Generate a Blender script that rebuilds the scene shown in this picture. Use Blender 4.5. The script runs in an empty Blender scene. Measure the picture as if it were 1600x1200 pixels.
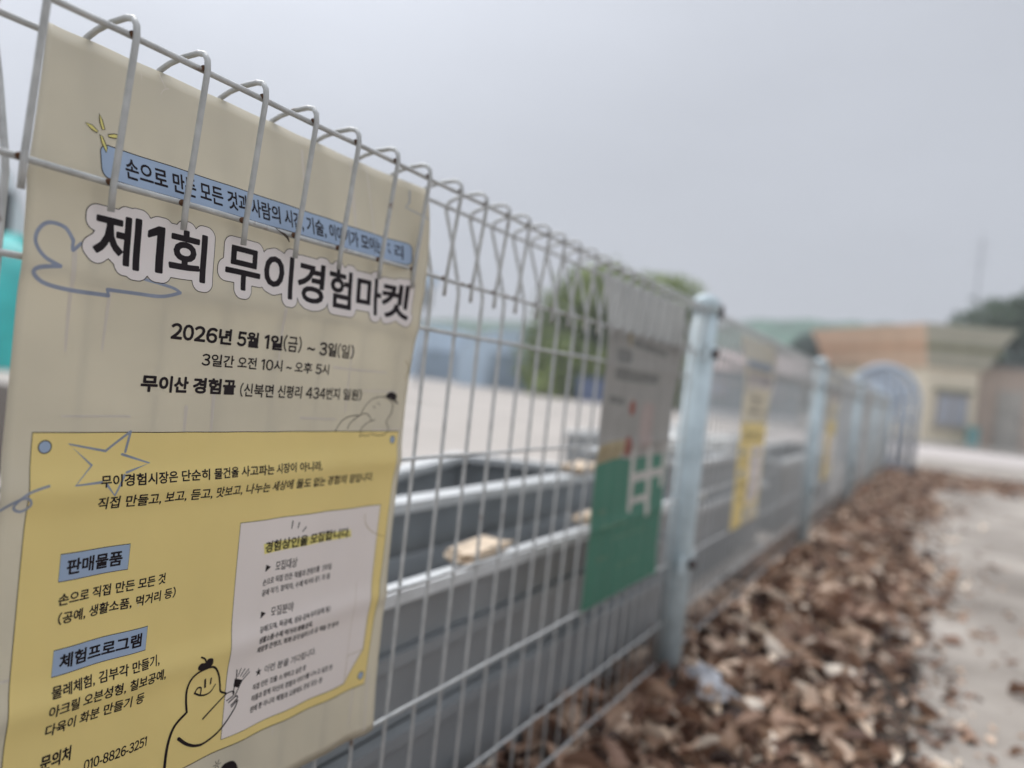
import bpy, bmesh, math, random
import numpy as np
from mathutils import Vector, Matrix, noise as mnoise

random.seed(11)
rng = np.random.default_rng(11)
scene = bpy.context.scene
COL = scene.collection
R_ = math.radians

# ------------------------------------------------------------------ camera
CAM_D, CAM_H = 0.51233, 0.75
ALPHA, PITCH, ROLL = 0.49284, -0.01172, 0.10671
def cam_axes():
    ca, sa = math.cos(ALPHA), math.sin(ALPHA)
    fwd = Vector((-sa, ca, 0)); right = Vector((ca, sa, 0)); up = Vector((0, 0, 1))
    cp, sp = math.cos(PITCH), math.sin(PITCH)
    fwd, up = fwd * cp + up * sp, up * cp - fwd * sp
    cr, sr = math.cos(ROLL), math.sin(ROLL)
    right, up = right * cr + up * sr, up * cr - right * sr
    return right, up, fwd
cam_data = bpy.data.cameras.new('camera')
cam = bpy.data.objects.new('camera', cam_data)
COL.objects.link(cam)
r, u, w = cam_axes()
m = Matrix.Identity(4)
for i in range(3):
    m[i][0], m[i][1], m[i][2] = r[i], u[i], -w[i]
m[0][3], m[1][3], m[2][3] = CAM_D, 0.0, CAM_H
cam.matrix_world = m
cam_data.sensor_fit = 'HORIZONTAL'
cam_data.sensor_width = 36.0
cam_data.lens = 1230.155 / 1600 * 36
cam_data.clip_start = 0.02
cam_data.clip_end = 2000
cam_data.dof.use_dof = True
cam_data.dof.focus_distance = 0.615
cam_data.dof.aperture_fstop = 2.6
scene.camera = cam

# ------------------------------------------------------------------ sky, sun, exposure
SUN_EL, SUN_AZ = R_(58), R_(-70)            # azimuth from +Y towards +X: the sun stands behind the fence, to the left
world = bpy.data.worlds.new('World')
scene.world = world
world.use_nodes = True
wn, wl = world.node_tree.nodes, world.node_tree.links
wn.clear()
sky = wn.new('ShaderNodeTexSky')
sky.sky_type = 'NISHITA'
sky.sun_disc = False
sky.sun_elevation = SUN_EL
sky.sun_rotation = SUN_AZ
sky.dust_density = 4.0
tc = wn.new('ShaderNodeTexCoord')
def wmath(op, a, b=None, clamp=False):
    n = wn.new('ShaderNodeMath'); n.operation = op; n.use_clamp = clamp
    for k, s in enumerate((a, b)):
        if s is None: continue
        if isinstance(s, (int, float)): n.inputs[k].default_value = s
        else: wl.new(s, n.inputs[k])
    return n.outputs[0]
sep = wn.new('ShaderNodeSeparateXYZ'); wl.new(tc.outputs['Generated'], sep.inputs[0])
# overcast layer: brighter overhead and towards the veiled sun, broken by soft cloud
elev = wmath('MAXIMUM', sep.outputs['Z'], 0.0)
dot = wn.new('ShaderNodeVectorMath'); dot.operation = 'DOT_PRODUCT'
wl.new(tc.outputs['Generated'], dot.inputs[0])
dot.inputs[1].default_value = (math.sin(SUN_AZ) * math.cos(SUN_EL), math.cos(SUN_AZ) * math.cos(SUN_EL), math.sin(SUN_EL))
dpos = wmath('MAXIMUM', dot.outputs['Value'], 0.0)
glow = wmath('ADD', wmath('MULTIPLY', wmath('POWER', dpos, 5.0), 0.98), wmath('MULTIPLY', wmath('POWER', dpos, 40.0), 3.6))
mp = wn.new('ShaderNodeMapping'); mp.inputs['Scale'].default_value = (1.1, 1.1, 3.0)
wl.new(tc.outputs['Generated'], mp.inputs[0])
cn = wn.new('ShaderNodeTexNoise'); cn.inputs['Scale'].default_value = 2.1; cn.inputs['Detail'].default_value = 7
cn.inputs['Roughness'].default_value = 0.45
wl.new(mp.outputs[0], cn.inputs[0])
cloud = wmath('ADD', wmath('MULTIPLY', cn.outputs['Fac'], 0.26), 0.87)
lum = wmath('MULTIPLY', wmath('ADD', wmath('ADD', wmath('MULTIPLY', wmath('MAXIMUM', wmath('SUBTRACT', elev, 0.55), 0.0), 2.2), glow), 0.535), cloud)
cc = wn.new('ShaderNodeCombineColor')
wl.new(wmath('MULTIPLY', lum, 0.94), cc.inputs[0]); wl.new(wmath('MULTIPLY', lum, 0.985), cc.inputs[1]); wl.new(wmath('MULTIPLY', lum, 1.085), cc.inputs[2])
bg1 = wn.new('ShaderNodeBackground'); bg1.inputs[1].default_value = 0.05
wl.new(sky.outputs[0], bg1.inputs[0])
bg2 = wn.new('ShaderNodeBackground'); bg2.inputs[1].default_value = 1.0
wl.new(cc.outputs[0], bg2.inputs[0])
mixs = wn.new('ShaderNodeMixShader'); mixs.inputs[0].default_value = 0.88
wl.new(bg1.outputs[0], mixs.inputs[1]); wl.new(bg2.outputs[0], mixs.inputs[2])
wo = wn.new('ShaderNodeOutputWorld'); wl.new(mixs.outputs[0], wo.inputs[0])

sun_d = bpy.data.lights.new('sun', 'SUN')
sun_d.energy = 1.2
sun_d.angle = R_(14)
sun_d.color = (1.0, 0.95, 0.88)
sun = bpy.data.objects.new('sun', sun_d)
COL.objects.link(sun)
sdir = Vector((math.sin(SUN_AZ) * math.cos(SUN_EL), math.cos(SUN_AZ) * math.cos(SUN_EL), math.sin(SUN_EL)))
sun.rotation_euler = sdir.to_track_quat('Z', 'Y').to_euler()
sun.location = sdir * 30
vs = scene.view_settings
vs.view_transform = 'Standard'; vs.look = 'None'; vs.gamma = 1.0; vs.use_curve_mapping = False
vs.exposure = 0.24
scene.cycles.use_denoising = True
scene.cycles.max_bounces = 8
scene.cycles.sample_clamp_indirect = 4.0

# ------------------------------------------------------------------ materials
def mat(name, col, rough=0.6, metal=0.0, var=0.12, scale=8.0, bump=0.0, bscale=None, trans=0.0, col2=None, detail=5.0, coord='Object', spec=0.4):
    mt = bpy.data.materials.new(name); mt.use_nodes = True
    n, l = mt.node_tree.nodes, mt.node_tree.links
    n.clear()
    out = n.new('ShaderNodeOutputMaterial')
    p = n.new('ShaderNodeBsdfPrincipled')
    p.inputs['Roughness'].default_value = rough; p.inputs['Metallic'].default_value = metal
    p.inputs['Specular IOR Level'].default_value = spec
    t = n.new('ShaderNodeTexCoord')
    nz = n.new('ShaderNodeTexNoise'); nz.inputs['Scale'].default_value = scale; nz.inputs['Detail'].default_value = detail
    l.new(t.outputs[coord], nz.inputs['Vector'])
    ramp = n.new('ShaderNodeValToRGB')
    c2 = col2 or tuple(min(1, c * (1 + var)) for c in col)
    c1 = col if col2 else tuple(c * (1 - var) for c in col)
    ramp.color_ramp.elements[0].position = 0.33; ramp.color_ramp.elements[1].position = 0.67
    ramp.color_ramp.elements[0].color = (*c1, 1); ramp.color_ramp.elements[1].color = (*c2, 1)
    l.new(nz.outputs['Fac'], ramp.inputs[0])
    l.new(ramp.outputs[0], p.inputs['Base Color'])
    if bump:
        b = n.new('ShaderNodeBump'); b.inputs['Strength'].default_value = bump; b.inputs['Distance'].default_value = 0.01
        nb = n.new('ShaderNodeTexNoise'); nb.inputs['Scale'].default_value = bscale or scale * 6; nb.inputs['Detail'].default_value = 6
        l.new(t.outputs[coord], nb.inputs['Vector'])
        l.new(nb.outputs['Fac'], b.inputs['Height']); l.new(b.outputs[0], p.inputs['Normal'])
    if trans:
        tr = n.new('ShaderNodeBsdfTranslucent'); l.new(ramp.outputs[0], tr.inputs['Color'])
        mx = n.new('ShaderNodeMixShader'); mx.inputs[0].default_value = trans
        l.new(p.outputs[0], mx.inputs[1]); l.new(tr.outputs[0], mx.inputs[2]); l.new(mx.outputs[0], out.inputs[0])
    else:
        l.new(p.outputs[0], out.inputs[0])
    mt['ramp'] = ramp.name
    return mt

def wire_mat():
    mt = mat('galvanised_wire', (0.47, 0.475, 0.46), rough=0.45, metal=0.2, var=0.14, scale=60, bump=0.15, bscale=500)
    n, l = mt.node_tree.nodes, mt.node_tree.links
    p = next(x for x in n if x.type == 'BSDF_PRINCIPLED'); ramp = n[mt['ramp']]
    # brown rust specks breaking out along the wire
    info = n.new('ShaderNodeObjectInfo')
    t = next(x for x in n if x.type == 'TEX_COORD')
    add = n.new('ShaderNodeVectorMath'); add.operation = 'ADD'
    sc = n.new('ShaderNodeMath'); sc.operation = 'MULTIPLY'; sc.inputs[1].default_value = 31.0
    l.new(info.outputs['Random'], sc.inputs[0]); l.new(t.outputs['Object'], add.inputs[0]); l.new(sc.outputs[0], add.inputs[1])
    rz = n.new('ShaderNodeTexNoise'); rz.inputs['Scale'].default_value = 45; rz.inputs['Detail'].default_value = 6
    l.new(add.outputs[0], rz.inputs['Vector'])
    mr = n.new('ShaderNodeMapRange'); mr.inputs['From Min'].default_value = 0.66; mr.inputs['From Max'].default_value = 0.74
    l.new(rz.outputs['Fac'], mr.inputs[0])
    mx = n.new('ShaderNodeMix'); mx.data_type = 'RGBA'
    l.new(mr.outputs[0], mx.inputs['Factor']); l.new(ramp.outputs[0], mx.inputs[6]); mx.inputs[7].default_value = (0.16, 0.085, 0.045, 1)
    l.new(mx.outputs[2], p.inputs['Base Color'])
    return mt

M = {}
M['wire'] = wire_mat()
M['rust'] = mat('weld_rust', (0.11, 0.055, 0.03), rough=0.9, var=0.5, scale=400, bump=0.4, bscale=900)
M['post'] = mat('post_paint', (0.40, 0.475, 0.495), rough=0.42, col2=(0.55, 0.645, 0.67), scale=22, detail=9, bump=0.08)
M['bolt'] = mat('rusted_bolt', (0.06, 0.04, 0.035), rough=0.8, var=0.4, scale=120)
TR = 0.38
M['sheet'] = mat('banner_film', (0.72, 0.67, 0.545), rough=0.4, var=0.05, scale=11, trans=TR)
M['wash'] = mat('banner_brush_print', (0.76, 0.71, 0.635), rough=0.5, var=0.03, scale=9, trans=TR)
M['yellow'] = mat('yellow_ink', (0.90, 0.72, 0.285), rough=0.45, var=0.03, scale=7, trans=.20)
M['white'] = mat('white_ink', (0.90, 0.83, 0.79), rough=0.45, var=0.02, scale=7, trans=.20)
M['blue'] = mat('blue_ink', (0.36, 0.46, 0.61), rough=0.5, var=0.04, scale=7, trans=.12)
M['blueline'] = mat('blue_line_ink', (0.36, 0.41, 0.53), rough=0.5, var=0.10, scale=60, trans=TR)
M['ink'] = mat('black_ink', (0.016, 0.011, 0.013), rough=0.5, var=0.2, scale=20, spec=0.15)
M['brownink'] = mat('brown_ink', (0.035, 0.027, 0.024), rough=0.5, var=0.2, scale=20, spec=0.15)
M['paleyellow'] = mat('pale_yellow_ink', (0.92, 0.84, 0.30), rough=0.5, var=0.05, scale=20, trans=TR)
M['goldline'] = mat('ochre_line_ink', (0.42, 0.33, 0.14), rough=0.5, var=0.1, scale=20, trans=TR)
M['greenink'] = mat('green_ink', (0.055, 0.215, 0.145), rough=0.5, var=0.08, scale=5, trans=0.2)
M['greyink'] = mat('grey_print', (0.54, 0.54, 0.515), rough=0.5, var=0.08, scale=9, trans=TR)
M['midgreyprint'] = mat('warm_grey_print', (0.43, 0.415, 0.385), rough=0.5, var=0.07, scale=9, trans=TR)
M['palegreyink'] = mat('pale_grey_print', (0.52, 0.50, 0.46), rough=0.5, var=0.1, scale=12, trans=.12)
M['midgreyink'] = mat('mid_grey_print', (0.27, 0.27, 0.25), rough=0.5, var=0.15, scale=30, trans=TR)
M['redink'] = mat('red_print', (0.30, 0.10, 0.07), rough=0.5, var=0.1, scale=20, trans=0.2)
M['pinkink'] = mat('pink_print', (0.42, 0.34, 0.31), rough=0.5, var=0.1, scale=20, trans=0.2)
M['goldink'] = mat('gold_print', (0.38, 0.31, 0.18), rough=0.5, var=0.15, scale=20, trans=0.2)
M['lot'] = mat('pale_concrete', (0.36, 0.325, 0.29), rough=0.9, col2=(0.47, 0.43, 0.385), detail=8, var=0.08, scale=0.6, bump=0.3, bscale=60)
M['path'] = mat('path_concrete', (0.205, 0.178, 0.150), rough=0.9, scale=1.7, bump=0.6, bscale=70, col2=(0.42, 0.375, 0.325), detail=9)
M['soil'] = mat('damp_soil', (0.05, 0.036, 0.026), rough=0.95, var=0.35, scale=12, bump=0.8, bscale=80)
M['road'] = mat('pale_road', (0.50, 0.455, 0.425), rough=0.9, var=0.06, scale=0.8, bump=0.2, bscale=40)
M['kerb'] = mat('kerb_concrete', (0.42, 0.40, 0.36), rough=0.9, var=0.12, scale=3, bump=0.3)
M['steel'] = mat('grey_painted_steel', (0.285, 0.30, 0.305), rough=0.45, var=0.14, scale=3.5, bump=0.08, bscale=40)
M['steelrim'] = mat('worn_pale_rim', (0.60, 0.61, 0.60), rough=0.5, var=0.10, scale=14, bump=0.1)
M['navy'] = mat('navy_inside_shade', (0.05, 0.08, 0.115), rough=0.5, var=0.25, scale=8)  # shade inside the deep troughs, put into a dark colour
M['woodchip'] = mat('split_wood', (0.62, 0.50, 0.37), rough=0.8, var=0.22, scale=30, bump=0.3)
M['foam'] = mat('white_foam', (0.75, 0.75, 0.72), rough=0.8, var=0.08, scale=20, bump=0.3)
M['paper'] = mat('crumpled_paper', (0.66, 0.66, 0.68), rough=0.7, var=0.08, scale=20, bump=0.3, trans=0.2)

def attr_mat(name, stops, rough=0.7, trans=0.0, varscale=0.0):
    mt = bpy.data.materials.new(name); mt.use_nodes = True
    n, l = mt.node_tree.nodes, mt.node_tree.links
    p = n['Principled BSDF']; p.inputs['Roughness'].default_value = rough
    a = n.new('ShaderNodeAttribute'); a.attribute_name = 'rnd'
    info = n.new('ShaderNodeObjectInfo')
    sm = n.new('ShaderNodeMath'); sm.operation = 'ADD'
    l.new(a.outputs['Fac'], sm.inputs[0])
    if varscale:
        k = n.new('ShaderNodeMath'); k.operation = 'MULTIPLY'; k.inputs[1].default_value = varscale
        l.new(info.outputs['Random'], k.inputs[0]); l.new(k.outputs[0], sm.inputs[1])
    else:
        sm.inputs[1].default_value = 0.0
    ramp = n.new('ShaderNodeValToRGB'); cr = ramp.color_ramp
    while len(cr.elements) < len(stops): cr.elements.new(0.5)
    for e, (pos, c) in zip(cr.elements, stops): e.position = pos; e.color = (*c, 1)
    l.new(sm.outputs[0], ramp.inputs[0]); l.new(ramp.outputs[0], p.inputs['Base Color'])
    if trans:
        out = n['Material Output']
        tr = n.new('ShaderNodeBsdfTranslucent'); l.new(ramp.outputs[0], tr.inputs['Color'])
        mx = n.new('ShaderNodeMixShader'); mx.inputs[0].default_value = trans
        l.new(p.outputs[0], mx.inputs[1]); l.new(tr.outputs[0], mx.inputs[2]); l.new(mx.outputs[0], out.inputs[0])
    return mt
LEAFSTOPS = [(0.0, (0.055, 0.028, 0.018)), (0.22, (0.19, 0.098, 0.060)), (0.48, (0.41, 0.258, 0.175)), (0.75, (0.64, 0.475, 0.35)), (1.0, (0.84, 0.73, 0.60))]
M['leaf'] = attr_mat('dry_leaf', LEAFSTOPS, 0.6, 0.1)
M['leafone'] = attr_mat('dry_leaf_single', LEAFSTOPS, 0.6, 0.1, varscale=1.0)
M['bright_foliage'] = attr_mat('bright_foliage', [(0, (0.055, 0.085, 0.022)), (0.5, (0.185, 0.25, 0.055)), (1, (0.36, 0.43, 0.11))], 0.6, 0.25)
M['lime_foliage'] = attr_mat('lime_foliage', [(0, (0.12, 0.17, 0.03)), (1, (0.30, 0.36, 0.08))], 0.6, 0.25)
M['dark_foliage'] = attr_mat('dark_foliage', [(0, (0.025, 0.045, 0.036)), (0.6, (0.045, 0.075, 0.058)), (1, (0.075, 0.115, 0.085))], 0.6, 0.15)
M['mid_foliage'] = attr_mat('mid_foliage', [(0, (0.03, 0.06, 0.03)), (1, (0.09, 0.15, 0.06))], 0.6, 0.2)
M['bark'] = mat('bark', (0.06, 0.045, 0.035), rough=0.9, var=0.3, scale=6, bump=0.6)
M['hill'] = mat('wooded_hill', (0.085, 0.15, 0.11), rough=0.95, var=0.35, scale=0.25, bump=0.6, bscale=0.8, coord='Object')
M['wall_beige'] = mat('beige_render', (0.70, 0.63, 0.49), rough=0.85, var=0.05, scale=1.5, bump=0.1)
M['cornice_orange'] = mat('orange_cornice', (0.68, 0.49, 0.345), rough=0.8, var=0.06, scale=1.5, bump=0.1)
M['cornice_olive_shade'] = mat('shaded_olive_cornice', (0.40, 0.39, 0.31), rough=0.8, var=0.07, scale=1.5, bump=0.1)  # right-hand cornice faces: their shade is put into this olive colour
M['cornice_band'] = mat('brown_cornice_band', (0.50, 0.31, 0.19), rough=0.8, var=0.06, scale=1.5)
M['cornice_band_shade'] = mat('shaded_olive_band', (0.22, 0.22, 0.14), rough=0.8, var=0.06, scale=1.5)  # darker copy of the band, shade of the right-hand faces in its colour
M['roofing'] = mat('roof_felt', (0.2, 0.19, 0.18), rough=0.9, var=0.1, scale=2)
M['brown_wall'] = mat('brown_wall', (0.52, 0.43, 0.36), rough=0.85, var=0.08, scale=1.5)
M['glass'] = mat('window_glass', (0.34, 0.36, 0.40), rough=0.15, var=0.1, scale=1)
M['frame'] = mat('window_frame', (0.34, 0.31, 0.28), rough=0.6, var=0.06, scale=4)
M['bluedoor'] = mat('teal_box_paint', (0.16, 0.33, 0.33), rough=0.6, var=0.08, scale=4)
M['arch'] = mat('blue_grey_gate_paint', (0.42, 0.48, 0.55), rough=0.5, var=0.06, scale=4)
M['film'] = mat('blue_white_film', (0.50, 0.62, 0.74), rough=0.4, var=0.10, scale=0.7, bump=0.2, bscale=5)
M['film_dark'] = mat('shade_curtain', (0.24, 0.31, 0.38), rough=0.7, var=0.2, scale=1)
M['bluetub'] = mat('blue_plastic', (0.11, 0.15, 0.26), rough=0.5, var=0.1, scale=3)
M['shedwall'] = mat('blue_grey_cladding', (0.27, 0.31, 0.33), rough=0.6, var=0.06, scale=2)
M['shedroof'] = mat('faded_pink_roof', (0.50, 0.40, 0.38), rough=0.7, var=0.08, scale=2)
M['whitewash'] = mat('whitewashed_base', (0.66, 0.66, 0.65), rough=0.8, var=0.06, scale=2)
M['teal'] = mat('teal_tarpaulin', (0.05, 0.55, 0.52), rough=0.5, var=0.22, scale=1.6, bump=0.5, bscale=4, trans=0.25)
M['cab'] = mat('white_cab_paint', (0.72, 0.73, 0.75), rough=0.35, var=0.04, scale=2)
M['darkglass'] = mat('dark_glass', (0.02, 0.022, 0.025), rough=0.1, var=0.2, scale=2)
M['rubber'] = mat('tyre_rubber', (0.025, 0.025, 0.025), rough=0.85, var=0.2, scale=12)
M['mast'] = mat('mast_steel', (0.35, 0.36, 0.38), rough=0.5, metal=0.5, var=0.08, scale=3)

# ------------------------------------------------------------------ object helpers
def link(name, me, material=None, parent=None, loc=None):
    o = bpy.data.objects.new(name, me)
    COL.objects.link(o)
    if material and not me.materials: me.materials.append(material)
    if parent: o.parent = parent
    if loc is not None: o.location = loc
    return o
def mesh(name, verts, faces, material=None, parent=None, smooth=False, loc=None):
    me = bpy.data.meshes.new(name)
    me.from_pydata([tuple(v) for v in verts], [], faces)
    if smooth: me.polygons.foreach_set('use_smooth', [True] * len(me.polygons))
    me.update()
    return link(name, me, material, parent, loc)
def tag(o, label=None, cat=None, group=None, kind=None):
    if label: o['label'] = label
    if cat: o['category'] = cat
    if group: o['group'] = group
    if kind: o['kind'] = kind
    return o
def empty(name, loc, rz=0.0):
    o = bpy.data.objects.new(name, None)
    o.empty_display_size = 0.1
    COL.objects.link(o); o.location = loc; o.rotation_euler = (0, 0, rz)
    return o
def copy_tree(o, parent=None):
    c = o.copy(); COL.objects.link(c); c.parent = parent
    for ch in list(o.children): copy_tree(ch, c)
    return c

class MB:
    def __init__(s): s.v, s.f = [], []
    def add(s, verts, faces):
        k = len(s.v); s.v += [Vector(p) for p in verts]; s.f += [tuple(i + k for i in f) for f in faces]; return s
    def box(s, c, size, rz=0.0, bev=0.0):
        bm = bmesh.new(); bmesh.ops.create_cube(bm, size=1.0)
        for v in bm.verts: v.co = Vector((v.co.x * size[0], v.co.y * size[1], v.co.z * size[2]))
        if bev: bmesh.ops.bevel(bm, geom=bm.edges[:], offset=bev, segments=2, affect='EDGES', profile=0.5)
        R = Matrix.Rotation(rz, 3, 'Z')
        bm.verts.index_update()
        s.add([R @ v.co + Vector(c) for v in bm.verts], [[v.index for v in f.verts] for f in bm.faces]); bm.free(); return s
    def tube(s, pts, rad, n=10, caps=True, closed=False):
        pts = [Vector(p) for p in pts]; N = len(pts)
        rads = rad if isinstance(rad, (list, tuple)) else [rad] * N
        rings = []; up = None
        for i, p in enumerate(pts):
            if closed: t = (pts[(i + 1) % N] - pts[i - 1])
            else: t = pts[min(i + 1, N - 1)] - pts[max(i - 1, 0)]
            t.normalize()
            if up is None:
                up = Vector((0, 1, 0)) if abs(t.y) < 0.9 else Vector((1, 0, 0))
            a = (up - t * up.dot(t)).normalized(); b = t.cross(a); up = a
            rings.append([p + (a * math.cos(2 * math.pi * k / n) + b * math.sin(2 * math.pi * k / n)) * rads[i] for k in range(n)])
        vs_ = [q for rg in rings for q in rg]; fs = []
        for i in range(N if closed else N - 1):
            j = (i + 1) % N
            for k in range(n):
                fs.append((i * n + k, i * n + (k + 1) % n, j * n + (k + 1) % n, j * n + k))
        if caps and not closed:
            fs.append(tuple(range(n))[::-1]); fs.append(tuple((N - 1) * n + k for k in range(n)))
        return s.add(vs_, fs)
    def prism(s, poly, z0, z1, inset_top=None):
        n = len(poly); top = inset_top or poly
        return s.add([(p[0], p[1], z0) for p in poly] + [(p[0], p[1], z1) for p in top],
                     [tuple(range(n))[::-1], tuple(range(n, 2 * n))] + [(i, (i + 1) % n, n + (i + 1) % n, n + i) for i in range(n)])
    def build(s, name, material, parent=None, smooth=False, loc=None):
        return mesh(name, s.v, s.f, material, parent, smooth, loc)

def sheet(name, x0, x1, y0, y1, z, material, nx=1, ny=1, wob=0.0):
    vs_, fs = [], []
    for j in range(ny + 1):
        for i in range(nx + 1):
            x = x0 + (x1 - x0) * i / nx; y = y0 + (y1 - y0) * j / ny
            if wob and i in (0, nx): x += wob * mnoise.noise(Vector((i * 3.1, y * 1.3, 0)))
            vs_.append((x, y, z))
    for j in range(ny):
        for i in range(nx):
            a = j * (nx + 1) + i; fs.append((a, a + 1, a + nx + 2, a + nx + 1))
    return tag(mesh(name, vs_, fs, material), kind='structure')

# ------------------------------------------------------------------ ground
sheet('ground', -320, 320, -110, 530, 0.0, M['lot'])
sheet('path', 0.38, 2.7, -3, 17.6, 0.006, M['path'], 2, 60, 0.10)
sheet('soil_strip', -0.10, 0.47, -3, 13.2, 0.011, M['soil'], 4, 60, 0.16)
sheet('soil_bed', -10.4, -3.4, 0.4, 5.35, 0.008, M['soil'], 4, 4)
sheet('road', -3.0, 30.0, 18.2, 25.2, 0.004, M['road'], 4, 1)
mb = MB()
for k in range(22):
    mb.box((-2.6 + k * 1.0, 25.4, 0.06), (0.985, 0.2, 0.15), 0, 0.015)
tag(mb.build('kerb', M['kerb']), kind='structure')

# ------------------------------------------------------------------ far hills and woods
def hill(name, cx, cy, rx, ry, h, seed):
    vs_, fs = [], []; N, K = 60, 16
    for j in range(K + 1):
        t = j / K
        for i in range(N):
            a = 2 * math.pi * i / N; rr = 1 - t
            x = cx + math.cos(a) * rx * rr; y = cy + math.sin(a) * ry * rr
            z = h * (1 - rr ** 1.8) + (1.6 * mnoise.noise(Vector((x * .06, y * .06, seed))) + 0.9 * mnoise.noise(Vector((x * .25, y * .25, seed)))) * min(1, t * 4) - 0.5 * (t == 0)
            vs_.append((x, y, z))
    for j in range(K):
        for i in range(N):
            fs.append((j * N + i, j * N + (i + 1) % N, (j + 1) * N + (i + 1) % N, (j + 1) * N + i))
    return tag(mesh(name, vs_, fs, M['hill'], smooth=True), kind='structure')
hill('hills', -62, 118, 62, 34, 9.5, 1.0)
hill('hills', -8, 116, 48, 28, 12.5, 4.0)
hill('hills', -190, 190, 90, 60, 15.0, 7.0)

# ------------------------------------------------------------------ trees
def leaf_cloud(centres, radii, n, size, squash=0.85):
    """many small leaf clumps through the volume of several overlapping puffs"""
    vs_, fs, rn = [], [], []
    tot = sum(q ** 2 for q in radii)
    for c, rad in zip(centres, radii):
        tone = random.uniform(-0.22, 0.22)
        for _ in range(int(n * rad * rad / tot)):
            d = Vector((random.gauss(0, 1), random.gauss(0, 1), random.gauss(0, 1))).normalized()
            rr = rad * (random.random() ** 0.28) * (0.86 + 0.35 * mnoise.noise(d * 2.3 + Vector(c)))
            p = Vector(c) + Vector((d.x * rr, d.y * rr, d.z * rr * squash))
            if p.z < 0.05: continue
            s_ = size * random.uniform(0.6, 1.4)
            nrm = (d + Vector((random.gauss(0, .6), random.gauss(0, .6), random.gauss(0, .6) + .4))).normalized()
            a = nrm.orthogonal().normalized(); b = nrm.cross(a)
            ang = random.random() * 6.28; a, b = a * math.cos(ang) + b * math.sin(ang), b * math.cos(ang) - a * math.sin(ang)
            k = len(vs_)
            vs_ += [p - a * s_, p + b * s_ * .5 + nrm * s_ * .15, p + a * s_, p - b * s_ * .5 + nrm * s_ * .15]
            fs.append((k, k + 1, k + 2, k + 3))
            rn.append(min(1, max(0, 0.5 + tone + random.uniform(-.3, .3))))
    return vs_, fs, rn
def crown(name, centres, radii, n, size, material, parent, squash=0.85):
    vs_, fs, rn = leaf_cloud(centres, radii, n, size, squash)
    o = mesh(name, vs_, fs, material, parent)
    at = o.data.attributes.new('rnd', 'FLOAT', 'POINT')
    at.data.foreach_set('value', np.repeat(np.array(rn, dtype=np.float32), 4))
    return o
def tree(name, label, loc, height, width, material, n=5000, size=0.16, low=0.25, puffs=16, group=None, trunk_r=0.16, dome=False):
    t = empty(name, loc); tag(t, label, 'tree', group)
    cs, rs = [], []
    for k in range(puffs):
        a = random.random() * 6.28; q = math.sqrt(random.random())
        zz = low + (1 - low) * random.random()
        prof = math.sin(min(1, (zz - low) / (1 - low) * 0.78 + 0.22) * math.pi) ** 0.7
        if dome: prof = math.sqrt(max(.05, 1 - (zz * .97) ** 2.6)); q = max(q, .55)
        rad = width * (random.uniform(.13, .19) if dome else random.uniform(.17, .27))
        cs.append((math.cos(a) * q * prof * (width * .5 - rad * .6), math.sin(a) * q * prof * (width * .5 - rad * .6), min(zz * height, height - rad * .75)))
        rs.append(rad)
    crown('crown', cs, rs, n, size, material, t)
    tb = MB()
    tb.tube([(0, 0, -.05), (.05, .02, height * .25), (-.04, .05, height * .5), (.02, 0, height * .8)], [trunk_r * 1.3, trunk_r, trunk_r * .7, trunk_r * .2], 10)
    for k in range(6):
        c = cs[k]; z0 = height * random.uniform(.2, .5)
        tb.tube([(0, 0.02, z0), (c[0] * .5, c[1] * .5, (z0 + c[2]) * .5 + .2), c], [trunk_r * .5, trunk_r * .35, trunk_r * .12], 7)
    tb.build('trunk', M['bark'], t, True)
    return t
tree('broadleaf_tree', 'large rounded bright green tree beyond the parking lot, behind the grey and green poster', (-12.3, 33.5, 0), 6.0, 9.2, M['bright_foliage'], 26000, 0.19, 0.04, 70, dome=True)
tree('broadleaf_tree', 'dark green tree rising behind the orange cornice of the small building', (-0.6, 41.5, 0), 4.6, 5.0, M['mid_foliage'], 3500, 0.20, 0.2, 14, trunk_r=.2)
tree('broadleaf_tree', 'mid green tree with a pale patch above the shaded olive side of the cornice', (3.0, 43, 0), 6.9, 7.4, M['mid_foliage'], 3500, 0.22, 0.2, 14, trunk_r=.2)
tree('broadleaf_tree', 'very dark tall tree at the right end of the small building', (4.3, 35.0, 0), 5.9, 4.2, M['dark_foliage'], 3500, 0.18, 0.12, 14)
tree('broadleaf_tree', 'dark bluish tree left of the orange cornice', (-5.6, 50, 0), 5.2, 6.5, M['dark_foliage'], 3000, 0.20, 0.15, 12)
tree('broadleaf_tree', 'low green tree behind the near fence post and the yellow poster', (-7.2, 41, 0), 3.9, 4.6, M['mid_foliage'], 2500, 0.18, 0.12, 12)

# ------------------------------------------------------------------ blue tub with lime shrub
sh = empty('potted_shrub', (-11.6, 29.6, 0)); tag(sh, 'yellow-green shrub growing from a square blue tub in front of the big tree', 'shrub')
tb = MB(); tb.prism([(-.5, -.5), (.5, -.5), (.5, .5), (-.5, .5)], 0, .9, [(-.58, -.58), (.58, -.58), (.58, .58), (-.58, .58)])
tb.box((0, 0, .93), (1.24, 1.24, .08), 0, .02); tb.build('tub', M['bluetub'], sh)
crown('foliage', [(0, 0, 1.5), (.35, .2, 1.3), (-.35, -.1, 1.25), (.1, .1, 1.9)], [.55, .42, .42, .36], 900, .10, M['lime_foliage'], sh)

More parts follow.
